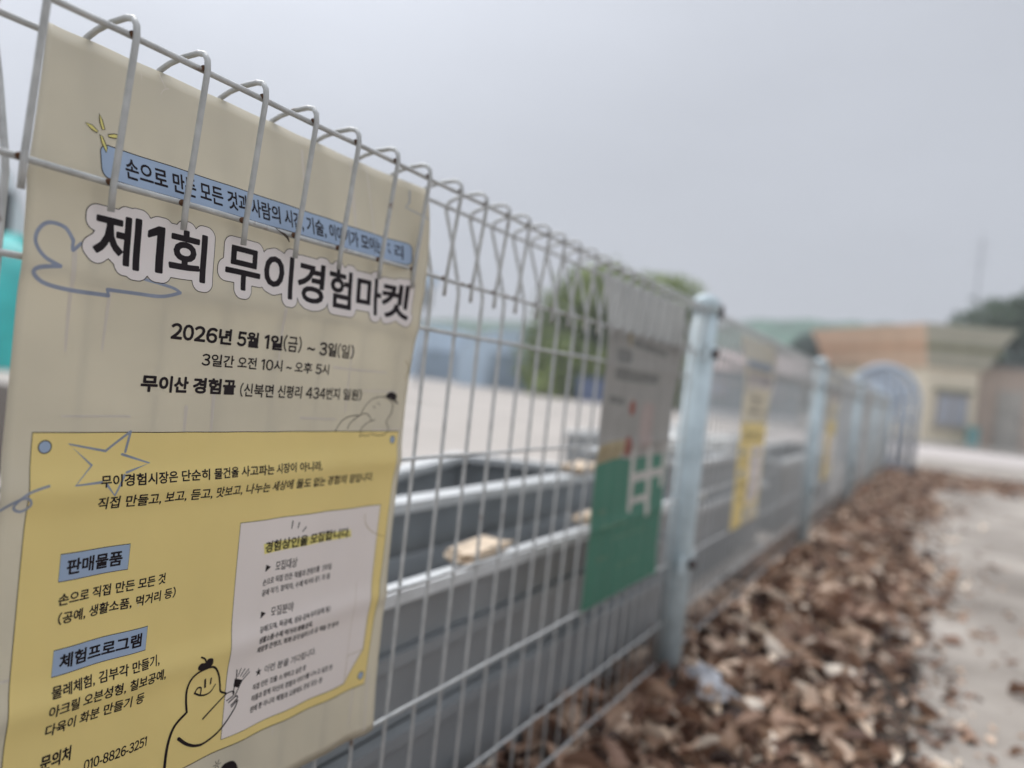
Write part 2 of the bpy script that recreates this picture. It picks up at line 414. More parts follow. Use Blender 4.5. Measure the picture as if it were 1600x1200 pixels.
# ------------------------------------------------------------------ tunnel greenhouses
def greenhouse(label, loc, rz, wid, hgt, length):
    g = empty('tunnel_greenhouse', loc, rz); tag(g, label, 'greenhouse', 'plastic tunnel greenhouses beyond the lot')
    n = 14; prof = [(-wid / 2, 0)] + [(-wid / 2 * math.cos(math.pi * k / n) , .45 * hgt + .55 * hgt * math.sin(math.pi * k / n)) for k in range(n + 1)] + [(wid / 2, 0)]
    mb_ = MB(); K = 12; m_ = len(prof)
    vs_ = [(x, length * j / K, z + 0.012 * math.sin(j * 9.1 + i)) for j in range(K + 1) for i, (x, z) in enumerate(prof)]
    fs = [(j * m_ + i, j * m_ + i + 1, (j + 1) * m_ + i + 1, (j + 1) * m_ + i) for j in range(K) for i in range(m_ - 1)]
    fs += [tuple(range(m_)), tuple(K * m_ + i for i in range(m_))[::-1]]
    mb_.add(vs_, fs); mb_.build('film_cover', M['film'], g)
    for j in range(0, K + 1, 2):
        MB().tube([(x * 1.012, length * j / K, z * 1.012) for x, z in prof], .025, 6).build('hoop', M['mast'], g)
    d = MB(); d.box((0, -.03, .85), (wid * .42, .05, 1.7), 0, .01); d.build('door', M['film_dark'], g)
    return g
greenhouse('nearer pale blue plastic tunnel greenhouse with a dark door, left of the big tree', (-17.6, 33.4, 0), R_(18), 5.2, 2.9, 12)
greenhouse('farther pale blue plastic tunnel greenhouse behind the first, at the poster edge', (-25.0, 38.0, 0), R_(18), 5.6, 3.1, 12)
# tall sign box on a pole just beside the main poster
tb_ = empty('roadside_sign', (-14.9, 22.0, 0)); tag(tb_, 'blue-white box sign on a grey pole beyond the right edge of the big poster', 'sign')
MB().box((0, 0, 3.62), (.62, .25, .42), R_(30), .03).build('sign_box', M['film'], tb_)
MB().box((-.02, 0, 3.05), (.36, .2, .7), R_(30), .03).build('control_box', M['steel'], tb_)
MB().tube([(0, 0, 0), (0, 0, 2.75)], .06, 10).build('pole', M['mast'], tb_)

# ------------------------------------------------------------------ shed with pinkish roof
sd = empty('storage_shed', (-5.6, 30.6, 0), R_(6)); tag(sd, 'blue-grey shed with faded pink roof between the yellow poster and the second post', 'shed')
MB().box((0, 0, 1.05), (3.5, 3.0, 1.5)).build('wall', M['shedwall'], sd)
MB().box((0, 0, .15), (3.6, 3.1, .30), 0, .01).build('base', M['whitewash'], sd)
rf = MB(); rf.add([(-1.95, -1.75, 1.78), (1.95, -1.75, 1.78), (1.95, 1.75, 1.78), (-1.95, 1.75, 1.78), (-1.85, 0, 2.55), (1.85, 0, 2.55)],
       [(0, 1, 5, 4), (2, 3, 4, 5), (1, 2, 5), (3, 0, 4), (3, 2, 1, 0)]); rf.build('roof', M['shedroof'], sd)
for x in (-1.1, .75):
    wdo = MB().box((x, -1.53, 1.15), (.8, .07, .8), 0, .01).build('window', M['frame'], sd)
    MB().box((x, -1.575, 1.15), (.68, .03, .68)).build('pane', M['glass'], wdo)

# ------------------------------------------------------------------ small building with flared cornice
bd = empty('gatehouse', (0.2, 28.09, 0)); tag(bd, 'small beige building with a flared orange cornice, coloured olive on its shaded right side at the end of the path', 'building')
Lf = Vector((-3.4, 4.2, 0)).normalized()
Rt = Vector((1.0, 0.30, 0)).normalized()
LL, RR = 5.3, 1.5
c0 = Vector((0, 0, 0)); cL = Lf * LL; cR = Rt * RR; cB = cL + cR
WH = 2.40
base = [c0, cR, cB, cL]
MB().prism([(p.x, p.y) for p in base], 0, WH).build('wall', M['wall_beige'], bd)
def off(poly, d):
    c = sum((Vector(p) for p in poly), Vector()) / len(poly); res = []
    n = len(poly)
    for i in range(n):
        e1 = (poly[i] - poly[i - 1]).normalized(); e2 = (poly[(i + 1) % n] - poly[i]).normalized()
        n1 = Vector((e1.y, -e1.x, 0)); n2 = Vector((e2.y, -e2.x, 0))
        b = (n1 + n2); k = d / max(.35, (1 + n1.dot(n2)))
        res.append(poly[i] + b * k)
    return res
def cornice_layer(z0, z1, d0, d1, mats):
    p0, p1 = off(base, d0), off(base, d1)
    for side, (a, b) in enumerate(((0, 1), (1, 2), (2, 3), (3, 0))):
        q = MB()
        q.add([(*p0[a].xy, z0), (*p0[b].xy, z0), (*p1[b].xy, z1), (*p1[a].xy, z1)], [(0, 1, 2, 3)])
        yield q, mats[0] if side in (0, 1) else mats[1]
def cornice(name, z0, z1, d0, d1, mo, mor):
    acc = {}
    for q, mm in cornice_layer(z0, z1, d0, d1, (mo, mor)):
        acc.setdefault(mm.name, (MB(), mm))[0].add(q.v, q.f)
    for mb2, mm in acc.values(): mb2.build(name, mm, bd)
cornice('cornice', 2.40, 2.93, .08, .26, M['cornice_olive_shade'], M['cornice_orange'])
cornice('cornice_band', 2.93, 3.15, .29, .31, M['cornice_band_shade'], M['cornice_band'])
cornice('cornice', 3.15, 3.72, .31, .52, M['cornice_olive_shade'], M['cornice_orange'])
def ring_cap(z, d0, d1, mm, name):
    p0, p1 = off(base, d0), off(base, d1); q = MB()
    q.add([(*p.xy, z) for p in p0] + [(*p.xy, z) for p in p1], [(i, (i + 1) % 4, 4 + (i + 1) % 4, 4 + i) for i in range(4)])
    q.build(name, mm, bd)
ring_cap(2.40, -.02, .08, M['cornice_band'], 'soffit'); ring_cap(2.93, .26, .29, M['cornice_band'], 'soffit'); 
tp = off(base, .52); MB().add([(*p.xy, 3.72) for p in tp], [(0, 1, 2, 3)]).build('roof', M['roofing'], bd)
def wall_pt(t, z, o): return Rt * t + Vector((0, 0, z)) + Vector((Rt.y, -Rt.x, 0)) * o
rzR = math.atan2(Rt.y, Rt.x)
fr = MB().box(wall_pt(.80, 1.12, .03), (.92, .10, 1.05), rzR, .01).build('window', M['frame'], bd)
for t in (.58, 1.02):
    MB().box(wall_pt(t, 1.12, .085), (.38, .03, .92), rzR).build('pane', M['glass'], fr)
MB().box(wall_pt(.80, .55, .08), (1.15, .16, .06), rzR, .01).build('sill', M['kerb'], bd)
MB().box(wall_pt(.80, 1.72, .08), (1.15, .2, .08), rzR, .01).build('window_hood', M['cornice_band_shade'], bd)
rzL = math.atan2(Lf.y, Lf.x)
for t in (1.6, 3.6):
    nrm = Vector((-Lf.y, Lf.x, 0))
    q = MB().box(Lf * t + Vector((0, 0, 1.35)) + nrm * .03, (1.1, .1, 1.0), rzL, .01).build('window', M['frame'], bd)
    MB().box(Lf * t + Vector((0, 0, 1.35)) + nrm * .09, (.95, .03, .85), rzL).build('pane', M['glass'], q)
tag(MB().box((1.62, 28.1, .30), (.34, .3, .6), 0, .03).box((1.62, 28.1, .63), (.40, .36, .06), 0, .02).build('utility_box', M['bluedoor']), 'small teal utility box standing against the beige building under its window', 'utility box')
# brown wing next to it
wg = empty('brown_house', (3.72, 31.0, 0)); tag(wg, 'low brown house with a grey door at the right edge behind the road', 'house')
MB().box((0, 0, 1.3), (4.2, 3.4, 2.6)).build('wall', M['brown_wall'], wg)
MB().box((0, 0, 2.66), (4.6, 3.8, .12), 0, .02).build('roof', M['roofing'], wg)
dr = MB().box((-1.15, -1.73, .95), (.7, .08, 1.9), 0, .01).build('door', M['kerb'], wg)
MB().box((-.9, -1.79, .95), (.04, .04, .16)).build('handle', M['bolt'], dr)
wdo = MB().box((.5, -1.73, 1.35), (1.2, .08, .9), 0, .01).build('window', M['frame'], wg)
MB().box((.5, -1.785, 1.35), (1.05, .03, .76)).build('pane', M['glass'], wdo)
# antenna mast behind the building
an = empty('antenna_mast', (2.2, 60, 0)); tag(an, 'thin grey antenna mast rising above the trees behind the building', 'antenna')
MB().tube([(0, 0, 0), (0, 0, 13.2)], [.10, .035], 8).build('mast', M['mast'], an)
for z in (11.4, 12.1, 12.7): MB().tube([(-.5, 0, z), (.5, 0, z)], .03, 6).build('crossarm', M['mast'], an)

# ------------------------------------------------------------------ teal tarpaulin heap and truck at the far left
mbv, mbf = [], []; N, K = 40, 12
for j in range(K + 1):
    t = j / K
    for i in range(N):
        a = 2 * math.pi * i / N
        rr = 1 - t ** 1.6
        f_ = 1 + .12 * math.sin(5 * a + 2 * t) + .06 * math.sin(11 * a)
        mbv.append((math.cos(a) * 1.9 * rr * f_, math.sin(a) * 2.2 * rr * f_, 2.15 * math.sin(t * math.pi / 2) ** .8 + .10 * math.sin(4 * a + 6 * t)))
for j in range(K):
    for i in range(N): mbf.append((j * N + i, j * N + (i + 1) % N, (j + 1) * N + (i + 1) % N, (j + 1) * N + i))
tag(mesh('tarpaulin_heap', mbv, mbf, M['teal'], smooth=True, loc=(-13.6, 7.9, 0.0)), 'heap covered by a bright teal tarpaulin at the left edge behind the fence', 'covered heap')
tk = empty('parked_truck', (-18.6, 9.6, 0), R_(61)); tk.scale = (1.2, 1.2, 1.2); tag(tk, 'white truck with dark windows parked behind the teal heap', 'truck')
q = MB(); q.add([(-1, -.9, .6), (1, -.9, .6), (1, .9, .6), (-1, .9, .6), (-1, -.85, 3.3), (.55, -.85, 3.3), (.55, .85, 3.3), (-1, .85, 3.3), (1, -.9, 1.9), (1, .9, 1.9)],
      [(3, 2, 1, 0), (0, 1, 8, 5, 4), (2, 3, 7, 6, 9), (1, 2, 9, 8), (8, 9, 6, 5), (4, 5, 6, 7), (3, 0, 4, 7)]); q.build('cab', M['cab'], tk)
MB().add([(.985, -.75, 2.02), (.985, .75, 2.02), (.64, .72, 3.12), (.64, -.72, 3.12)], [(0, 1, 2, 3)]).build('windscreen', M['darkglass'], tk, loc=(.03, 0, .012))
for s in (-1, 1):
    MB().box((0.05, s * .9, 2.5), (1.1, .06, .85), 0, .02).build('side_window', M['darkglass'], tk)
    for x in (.2, -3.4): MB().tube([(x, s * .72, .46), (x, s * .98, .46)], .46, 20).build('wheel', M['rubber'], tk, False)
MB().box((-3.1, 0, 1.35), (3.9, 2.1, 1.2), 0, .03).build('cargo_bed', M['steel'], tk)
MB().box((-2.2, 0, .62), (6.2, .8, .2)).build('chassis', M['bolt'], tk)

# ------------------------------------------------------------------ the wire fence
D_ = 0.059; S0 = 0.28378
POSTS = [1.905 + 2.2376 * k for k in range(5)]
WR = 0.00235
XM, XH = -0.0135, -0.0088
H_REL = dict(L1=.1022, L2=.0420, L3=-.1085, L4=-.2595, L5=-.4112, L6=-.554)
def bez_path():
    pts = [(XM, .078), (XM, .205),
           (XM, .40), (XM, .60), (XM, .842), (XM - .002, .853), (-.030, .903), (-.0440, .943), (-.0447, .950), (-.0405, .9555), (-.030, .9600), (-.014, .9637), (.0015, .9652), (.0085, .9637), (.0122, .9590), (.0134, .9520), (.0128, .944), (.0085, .895), (.0046, .850), (.0044, .832)]
    return [(x, 0, z) for x, z in pts]
vw = MB().tube(bez_path(), WR, 10)
n_wire = len(vw.f)
for x_, z_, r0 in ((.0014, .8522, .0027), (.0103, .9526, .0026), (-.0420, .9478, .0026)):   # rusted welds
    bm = bmesh.new(); bmesh.ops.create_icosphere(bm, subdivisions=2, radius=r0); bm.verts.index_update()
    vw.add([Vector((v.co.x * .8 + x_, v.co.y * 1.5, v.co.z + z_)) for v in bm.verts], [[v.index for v in f.verts] for f in bm.faces]); bm.free()
vwire_me = bpy.data.meshes.new('vertical_wire'); vwire_me.from_pydata([tuple(v) for v in vw.v], [], vw.f)
vwire_me.polygons.foreach_set('use_smooth', [True] * len(vwire_me.polygons)); vwire_me.materials.append(M['wire']); vwire_me.materials.append(M['rust'])
for k_ in range(n_wire, len(vw.f)): vwire_me.polygons[k_].material_index = 1
HW = [(-.0010, .75 + .1022), (XH, .75 + .0420), (XH, .75 - .1085), (XH, .75 - .2595), (XH, .75 - .4112), (XH, .75 - .554), (.0085, .9515), (-.0398, .9475), (XH, .75 - .652)]
PANEL_L = 2.2376
hw_mes = []
for x, z in HW:
    # slight sag and hand-drawn unevenness along each wire
    n_ = 24; pts = [(x + .0004 * math.sin(k * 1.7 + z * 40), -PANEL_L / 2 + .035 + (PANEL_L - .07) * k / n_, z + .0006 * math.sin(k * 2.3 + z * 17)) for k in range(n_ + 1)]
    hb = MB().tube(pts, WR, 10)
    me = bpy.data.meshes.new('horizontal_wire'); me.from_pydata([tuple(v) for v in hb.v], [], hb.f)
    me.polygons.foreach_set('use_smooth', [True] * len(me.polygons)); me.materials.append(M['wire']); hw_mes.append(me)
panel = empty('mesh_fence_panel', (0, POSTS[0] - PANEL_L / 2, 0))
ys = []
for i in range(-9, 28):
    y = S0 + D_ * i - (POSTS[0] - PANEL_L / 2)
    o = link('vertical_wire', vwire_me, None, panel, (0, y, 0)); ys.append(y)
    o.rotation_euler = (random.uniform(-.004, .004), 0, random.uniform(-.03, .03))
for me in hw_mes: link('horizontal_wire', me, None, panel)
PLAB = ['near roll-top wire mesh fence panel carrying the big cream poster', 'second roll-top wire mesh fence panel, beyond the first post, with the yellow poster',
        'third roll-top wire mesh fence panel, beyond the second post', 'fourth roll-top wire mesh fence panel from the camera', 'farthest roll-top wire mesh fence panel next to the arched gate']
tag(panel, PLAB[0], 'fence', 'wire mesh fence panels along the path')
for k in range(1, 5):
    c = copy_tree(panel); c.location.y += PANEL_L * k; c['label'] = PLAB[k]
# posts
def post_tree():
    t = empty('fence_post', (0, POSTS[0], 0))
    PR = .0315
    MB().tube([(0, 0, -.05), (0, 0, .955)], PR, 28).build('pipe', M['post'], t, True)
    cp = MB().tube([(0, 0, .950), (0, 0, .972), (0, 0, .984), (0, 0, .992), (0, 0, .996)], [PR * 1.09, PR * 1.09, PR * .95, PR * .6, PR * .12], 28)
    cp.build('cap', M['post'], t, True)
    for z in (.852, .34):
        for s in (-1, 1):
            MB().box((.022, s * .042, z), (.006, .04, .045), 0, .002).build('clamp', M['post'], t)
        MB().tube([(PR - .002, -.004, z), (PR + .011, -.004, z)], .0115, 8).build('bolt', M['bolt'], t)
    MB().box((PR * .80, .026, .957), (.024, .022, .032), 0, .004).build('bolt', M['bolt'], t)
    MB().tube([(0, 0, .0), (0, 0, .035)], .10, 20).build('footing', M['kerb'], t)
    return t
p0 = post_tree()
PL = ['nearest pale blue-green fence post, beside the grey and green poster', 'second pale blue-green fence post, after the yellow poster', 'third fence post, blurred beyond the second post',
      'fourth fence post, second last before the arched gate', 'last fence post, standing next to the arched gate']
tag(p0, PL[0], 'fence post', 'fence posts along the path')
for k in range(1, 5):
    c = copy_tree(p0); c.location.y = POSTS[k]; c['label'] = PL[k]
# arched gate leaf at the fence's end
ag = empty('arched_gate', (-.08, 11.15, 0)); tag(ag, 'blue-grey arched steel gate with upright bars at the far end of the fence', 'gate')
W2 = .40; arcp = [(-W2, 0, .06), (-W2, 0, .95)] + [(-W2 * math.cos(math.pi * k / 14), 0, .95 + .42 * math.sin(math.pi * k / 14)) for k in range(1, 14)] + [(W2, 0, .95), (W2, 0, .06)]
MB().tube(arcp, .042, 12).build('frame', M['arch'], ag, True)
for k in range(7):
    x = -.30 + .10 * k; zt = .95 + .42 * math.sqrt(max(0, 1 - (x / W2) ** 2)) - .02
    MB().tube([(x, 0, .12), (x, 0, zt)], .018, 8).build('bar', M['arch'], ag, True)
for z in (.12, .72, .98): MB().tube([(-W2, 0, z), (W2, 0, z)], .02, 8).build('rail', M['arch'], ag, True)
ag['group'] = 'arched gates at the end of the fence'
for (x_, y_, lb) in ((-.22, 12.3, 'arched gate standing just behind the nearest one, seen through its bars'), (-.36, 13.6, 'farthest arched gate, overlapping the others beyond the last fence post')):
    c = copy_tree(ag); c.location = (x_, y_, 0); c['label'] = lb
ag['label'] = 'nearest blue-grey arched steel gate with upright bars at the far end of the fence'

# ------------------------------------------------------------------ steel troughs behind the fence
def trough(poly, z0, z1, label, sides=None, rimmat=None, rim=.030, flange=.016, group='grey steel troughs stacked behind the fence', fill=None, inner=None):
    t = empty('steel_trough', (poly[0][0], poly[0][1], z0)); tag(t, label, 'trough', group)
    o0 = Vector((poly[0][0], poly[0][1], 0)); P = [Vector((p[0], p[1], 0)) - o0 for p in poly]
    n = len(P); H = z1 - z0
    inn = off(P, -.006); tap = off(P, -.012)
    wl_ = MB()
    wl_.add([(*p.xy, 0) for p in tap] + [(*p.xy, H - .02) for p in P] + [(*p.xy, H - .02) for p in inn] + [(*p.xy, .01) for p in off(P, -.02)],
            [tuple(range(n))[::-1]] + [(i, (i + 1) % n, n + (i + 1) % n, n + i) for i in range(n)]
            + [(n + i, n + (i + 1) % n, 2 * n + (i + 1) % n, 2 * n + i) for i in range(n)]
            + [(2 * n + i, 2 * n + (i + 1) % n, 3 * n + (i + 1) % n, 3 * n + i) for i in range(n)] + [tuple(range(3 * n, 4 * n))])
    wl_.build('shell', M['steel'], t)
    a, b = off(P, flange), off(P, -rim)
    r_ = MB(); r_.add([(*p.xy, H - .019) for p in a] + [(*p.xy, H) for p in a] + [(*p.xy, H) for p in b] + [(*p.xy, H - .019) for p in b],
            sum(([(i, (i + 1) % n, n + (i + 1) % n, n + i), (n + i, n + (i + 1) % n, 2 * n + (i + 1) % n, 2 * n + i), (2 * n + i, 2 * n + (i + 1) % n, 3 * n + (i + 1) % n, 3 * n + i), (3 * n + i, 3 * n + (i + 1) % n, (i + 1) % n, i)] for i in (sides if sides is not None else range(n))), []))
    r_.build('rim', rimmat or M['steelrim'], t)
    if fill:
        f_ = off(P, -.03); MB().prism([(p.x, p.y) for p in f_], .012, H * fill).build('inside_shade', inner or M['navy'], t)  # dark block added for the shaded inside of the trough
    return t
trough([(-.300, .72), (-.300, 2.15), (-.690, 1.95), (-.36, .72)][::-1][::-1], 0, .507, 'tall wedge-shaped grey trough with a white rim, between the big poster and the green poster', fill=.35)
trough([(-.125, .05), (-.125, 2.55), (-.275, 2.55), (-.275, .05)], .338, .4355, 'topmost long grey trough of the stack just behind the near fence panel', (0,), None, .016, fill=.5)
trough([(-.128, .02), (-.128, 2.58), (-.278, 2.58), (-.278, .02)], .219, .336, 'middle long grey trough of the stack just behind the near fence panel', (0,), M['steel'], .016, .006)
trough([(-.122, .00), (-.122, 2.53), (-.282, 2.53), (-.282, .00)], .0, .217, 'bottom long grey trough of the stack just behind the near fence panel', (0,), M['steel'], .016, .006)
trough([(-.26, 2.85), (-.26, 4.35), (-.66, 4.35), (-.66, 2.85)], .33, .50, 'upper grey trough of the pair behind the yellow poster', rim=.02)
trough([(-.25, 2.80), (-.25, 4.40), (-.67, 4.40), (-.67, 2.80)], 0, .32, 'lower grey trough of the pair behind the yellow poster', rim=.02)
trough([(-.80, 4.2), (-.80, 5.6), (-1.35, 5.6), (-1.35, 4.2)], 0, .46, 'wide grey trough on the lot behind the yellow poster, set back from the pair', rim=.03)
trough([(-.22, 4.75), (-.22, 7.4), (-.62, 7.4), (-.62, 4.75)], 0, .42, 'long low grey trough beyond the second fence post', rim=.03)
# wood scraps and foam lying on the rims
def chunk(name, loc, size, rz, material, label, cat, seed, tilt=0.0):
    bm = bmesh.new(); bmesh.ops.create_cube(bm, size=1.0); bmesh.ops.subdivide_edges(bm, edges=bm.edges[:], cuts=3, use_grid_fill=True)
    for v in bm.verts:
        k = mnoise.noise_vector(v.co * 3.1 + Vector((seed, 0, 0)))
        v.co = Vector((v.co.x * (1 + .5 * k.x * (v.co.y + .5)), v.co.y, v.co.z)) + k * .16
        v.co = Vector((v.co.x * size[0], v.co.y * size[1], v.co.z * size[2]))
    me = bpy.data.meshes.new(name); bm.to_mesh(me); bm.free()
    o = link(name, me, material, None, loc); o.rotation_euler = (tilt, 0, rz)
    return tag(o, label, cat)
chunk('wood_scrap', (-.145, 1.165, .449), (.050, .155, .015), .10, M['woodchip'], 'pale splintered wood scrap on the white rim left of the green poster', 'wood scrap', 1.3)
chunk('wood_scrap', (-.318, 1.985, .520), (.06, .17, .015), .12, M['woodchip'], 'pale wood scrap at the far corner of the wedge-shaped trough', 'wood scrap', 5.2)
chunk('wood_scrap', (-.150, 1.70, .447), (.03, .16, .020), -.05, M['woodchip'], 'thin wood scrap on the trough rim under the green poster', 'wood scrap', 8.2)
chunk('foam_block', (-.36, 3.62, .535), (.16, .30, .07), .3, M['foam'], 'white foam block on the trough between the first post and the yellow poster', 'foam block', 2.2)
chunk('foam_block', (-1.05, 4.75, .49), (.30, .45, .10), .2, M['foam'], 'large white foam block on the set-back trough behind the yellow poster', 'foam block', 6.1)
chunk('foam_block', (-.45, 3.15, .535), (.15, .36, .07), .1, M['foam'], 'white foam block nearest the first post, on the upper trough', 'foam block', 9.4)
chunk('foam_block', (-.36, 4.12, .530), (.14, .26, .06), -.2, M['foam'], 'white foam block on the trough right of the yellow poster', 'foam block', 3.7)

# ------------------------------------------------------------------ posters
CREASES = ((318, .0024), (469, .0022), (168, .0016))
LT = math.hypot(.036 - .004, .203 - .09)
def poster_point(u, v, h=0.0):
    """u mm from the left edge, v mm down the sheet, h mm in front of it -> metres, local to the poster's foot"""
    U, V = u / 1000, v / 1000
    kx, kz = -.004, .09
    tx, tz = (-.032 / LT), (.113 / LT)                     # direction up the leaning top part
    s = LT - V                                             # >0 above the kink
    w_ = .018
    sb = .5 * (s + math.sqrt(s * s + w_ * w_))             # softened bend
    x = kx + tx * sb - (tx * w_ * .5 if False else 0)
    z = kz + (tz * sb + (s - sb))
    # the right-hand edge stands forwards near the top, the left corner is tucked in
    e = max(0.0, min(1.0, (u - 362) / 66.0)); e = e * e * (3 - 2 * e)
    t1 = max(0.0, 1 - v / 270.0); t0 = max(0.0, 1 - v / 150.0)
    x += e * (.018 * t1 * t1 * (3 - 2 * t1) + .013 * t0 * t0 * (3 - 2 * t0))
    z -= e * .009 * t0 * t0
    e2 = max(0.0, (48 - u) / 48.0)
    U += .020 * e2 * max(0.0, 1 - v / 112.0)
    # the sheet rests on the wires behind: shallow vertical swells, creases over the horizontal wires, soft buckles
    x += .0008 * math.cos((u / 1000 + .29 - S0) / D_ * 2 * math.pi) + .0016 * mnoise.noise(Vector((U * 7, V * 3.2, 1.7))) + .0007 * mnoise.noise(Vector((U * 22, V * 15, 4.2))) 
    for vc, a_ in CREASES:
        d_ = v - vc - 3 * math.sin(u * .012); x += a_ * math.exp(-(d_ / 13.0) ** 2)
    if u > 330 and v > 560: x += .002 * ((u - 330) / 98) * ((v - 560) / 58) * (1 + .8 * math.sin(u * .11))
    return Vector((x + h / 1000, U, z + .75))
GRID_U = [i * 7.1333 for i in range(1, 60)]
GRID_V = sorted({round(i * 10.3, 2) for i in range(1, 60)} | {round(vc + k * 4.0, 2) for vc, _ in CREASES for k in range(-9, 10)})
GRID_V = [q for k, q in enumerate(GRID_V) if k == 0 or q - GRID_V[k - 1] > 1.0]
def print2d(name, verts, faces, h, material, parent, cut=True, label=None):
    """a printed shape given in sheet millimetres, cut so that it follows the sheet"""
    bm = bmesh.new()
    bv = [bm.verts.new((p[0], p[1], 0)) for p in verts]
    for f in faces:
        try: bm.faces.new([bv[i] for i in f])
        except ValueError: pass
    us = [p[0] for p in verts]; vs2 = [p[1] for p in verts]
    if not cut: us, vs2 = [0], [0]
    for g_, lo, hi, n_ in ((GRID_U, min(us), max(us), (1, 0, 0)), (GRID_V, min(vs2), max(vs2), (0, 1, 0))):
        for c in g_:
            if lo + .5 < c < hi - .5:
                bmesh.ops.bisect_plane(bm, geom=bm.verts[:] + bm.edges[:] + bm.faces[:], plane_co=(c * n_[0], c * n_[1], 0), plane_no=n_)
    bm.normal_update()
    bmesh.ops.recalc_face_normals(bm, faces=bm.faces[:])
    for f in bm.faces:
        if f.normal.z > 0: f.normal_flip()          # v runs downwards, so this faces the viewer once mapped
    for v in bm.verts: v.co = poster_point(v.co.x, v.co.y, h)
    me = bpy.data.meshes.new(name); bm.to_mesh(me); bm.free()
    me.polygons.foreach_set('use_smooth', [True] * len(me.polygons))
    o = link(name, me, material, parent)
    if label: o['label'] = label
    return o
def poly(name, pts, h, material, parent, **k):
    from mathutils.geometry import tessellate_polygon
    P3 = [Vector((p[0], p[1], 0)) for p in pts]
    return print2d(name, pts, [tuple(t) for t in tessellate_polygon([P3])], h, material, parent, **k)
def smooth_pts(pts, closed=False, sub=6):
    n = len(pts); out = []
    rngp = range(n if closed else n - 1)
    g_ = lambda i: pts[i % n] if closed else pts[min(max(i, 0), n - 1)]
    for i in rngp:
        a, b, c, d = g_(i - 1), g_(i), g_(i + 1), g_(i + 2)
        for k in range(sub):
            t = k / sub
            out.append(tuple(.5 * (2 * b[q] + (c[q] - a[q]) * t + (2 * a[q] - 5 * b[q] + 4 * c[q] - d[q]) * t * t + (3 * b[q] - a[q] - 3 * c[q] + d[q]) * t ** 3) for q in (0, 1)))
    if not closed: out.append(pts[-1])
    return out
def stroke_geo(pts, w0, w1=None, closed=False, smooth=True):
    if smooth: pts = smooth_pts(pts, closed)
    n = len(pts); w1 = w0 if w1 is None else w1; vs_, fs = [], []
    for i in range(n):
        a = pts[i - 1] if (closed or i > 0) else pts[0]; b = pts[(i + 1) % n] if (closed or i < n - 1) else pts[-1]
        dx, dy = b[0] - a[0], b[1] - a[1]; L = math.hypot(dx, dy) or 1
        w = (w0 + (w1 - w0) * i / max(1, n - 1)) / 2
        nx, ny = -dy / L * w, dx / L * w
        vs_ += [(pts[i][0] + nx, pts[i][1] + ny), (pts[i][0] - nx, pts[i][1] - ny)]
    for i in range(n if closed else n - 1):
        j = (i + 1) % n; fs.append((2 * i, 2 * i + 1, 2 * j + 1, 2 * j))
    if not closed:                                          # round ends
        for e, d in ((0, -1), (n - 1, 1)):
            k = len(vs_); c = pts[e]; w = (w0 if e == 0 else w1) / 2
            q = pts[1] if e == 0 else pts[-2]
            ang = math.atan2(c[1] - q[1], c[0] - q[0])
            vs_ += [c] + [(c[0] + w * math.cos(ang + t), c[1] + w * math.sin(ang + t)) for t in [(-90 + 30 * m_) * math.pi / 180 for m_ in range(7)]]
            fs += [(k, k + 1 + m_, k + 2 + m_) for m_ in range(6)]
    return vs_, fs
def strokes(name, lst, h, material, parent, **k):
    V, F = [], []
    for it in lst:
        v_, f_ = stroke_geo(*it[0], **it[1]) if isinstance(it, tuple) and isinstance(it[1], dict) else stroke_geo(*it)
        b = len(V); V += v_; F += [tuple(i + b for i in f) for f in f_]
    return print2d(name, V, F, h, material, parent, **k)
GLYPHS = {}
def glyph(ch, bold):
    key = (ch, bold)
    if key not in GLYPHS:
        c = bpy.data.curves.new('lettering', 'FONT'); c.body = ch; c.resolution_u = 3; c.offset = bold
        o = bpy.data.objects.new('lettering', c); COL.objects.link(o)
        me = bpy.data.meshes.new_from_object(o.evaluated_get(bpy.context.evaluated_depsgraph_get()))
        GLYPHS[key] = ([(v.co.x, v.co.y) for v in me.vertices], [tuple(p.vertices) for p in me.polygons])
        bpy.data.objects.remove(o); bpy.data.curves.remove(c); bpy.data.meshes.remove(me)
    return GLYPHS[key]
def glyph_mesh(body, bold=0.0):
    """letters set one after the other: full-width forms of digits and brackets, closed up, so that all come from one face"""
    V, F, x = [], [], 0.0
    for ch in body:
        if ch == ' ': x += .27; continue
        hangul = '\uac00' <= ch <= '\ud7a3'
        src = chr(ord(ch) + 0xFEE0) if ch in '0123456789()' else ch
        gv, gf = glyph(src, bold)
        if ch == '1': gv, gf = [(.20, 0), (.285, 0), (.285, .735), (.20, .735), (.20, .635), (.05, .555), (.05, .635)], [(0, 1, 2, 3), (3, 6, 5, 4)]; one = .05
        else: one = 0.0
        if not gv: continue
        lo, hi = min(p[0] for p in gv), max(p[0] for p in gv)
        sh, adv = (x, .915) if hangul else (x - lo + .055, hi - lo + .11)
        if '0' <= ch <= '9': gv = [((p[0] - lo) * 1.1 + lo, p[1] * 1.12 - .045) for p in gv]; adv = (hi - lo) * 1.1 + .09
        b = len(V); V += [(p[0] + sh, p[1]) for p in gv]; F += [tuple(i + b for i in f) for f in gf]; x += adv + one
    return V, F
def fit_text(body, u0, v0, v1, u1):
    V, F = glyph_mesh(body)
    first = next((ch for ch in body if '\uac00' <= ch <= '\ud7a3'), None)
    Vf, _ = glyph_mesh(first or body[:1])
    yb, yt = min(p[1] for p in Vf), max(p[1] for p in Vf)
    xa, xb = min(p[0] for p in V), max(p[0] for p in V)
    sx = (u1 - u0) / (xb - xa); sy = (v1 - v0) / (yt - yb)
    return [(u0 + (p[0] - xa) * sx, v1 - (p[1] - yb) * sy) for p in V], F
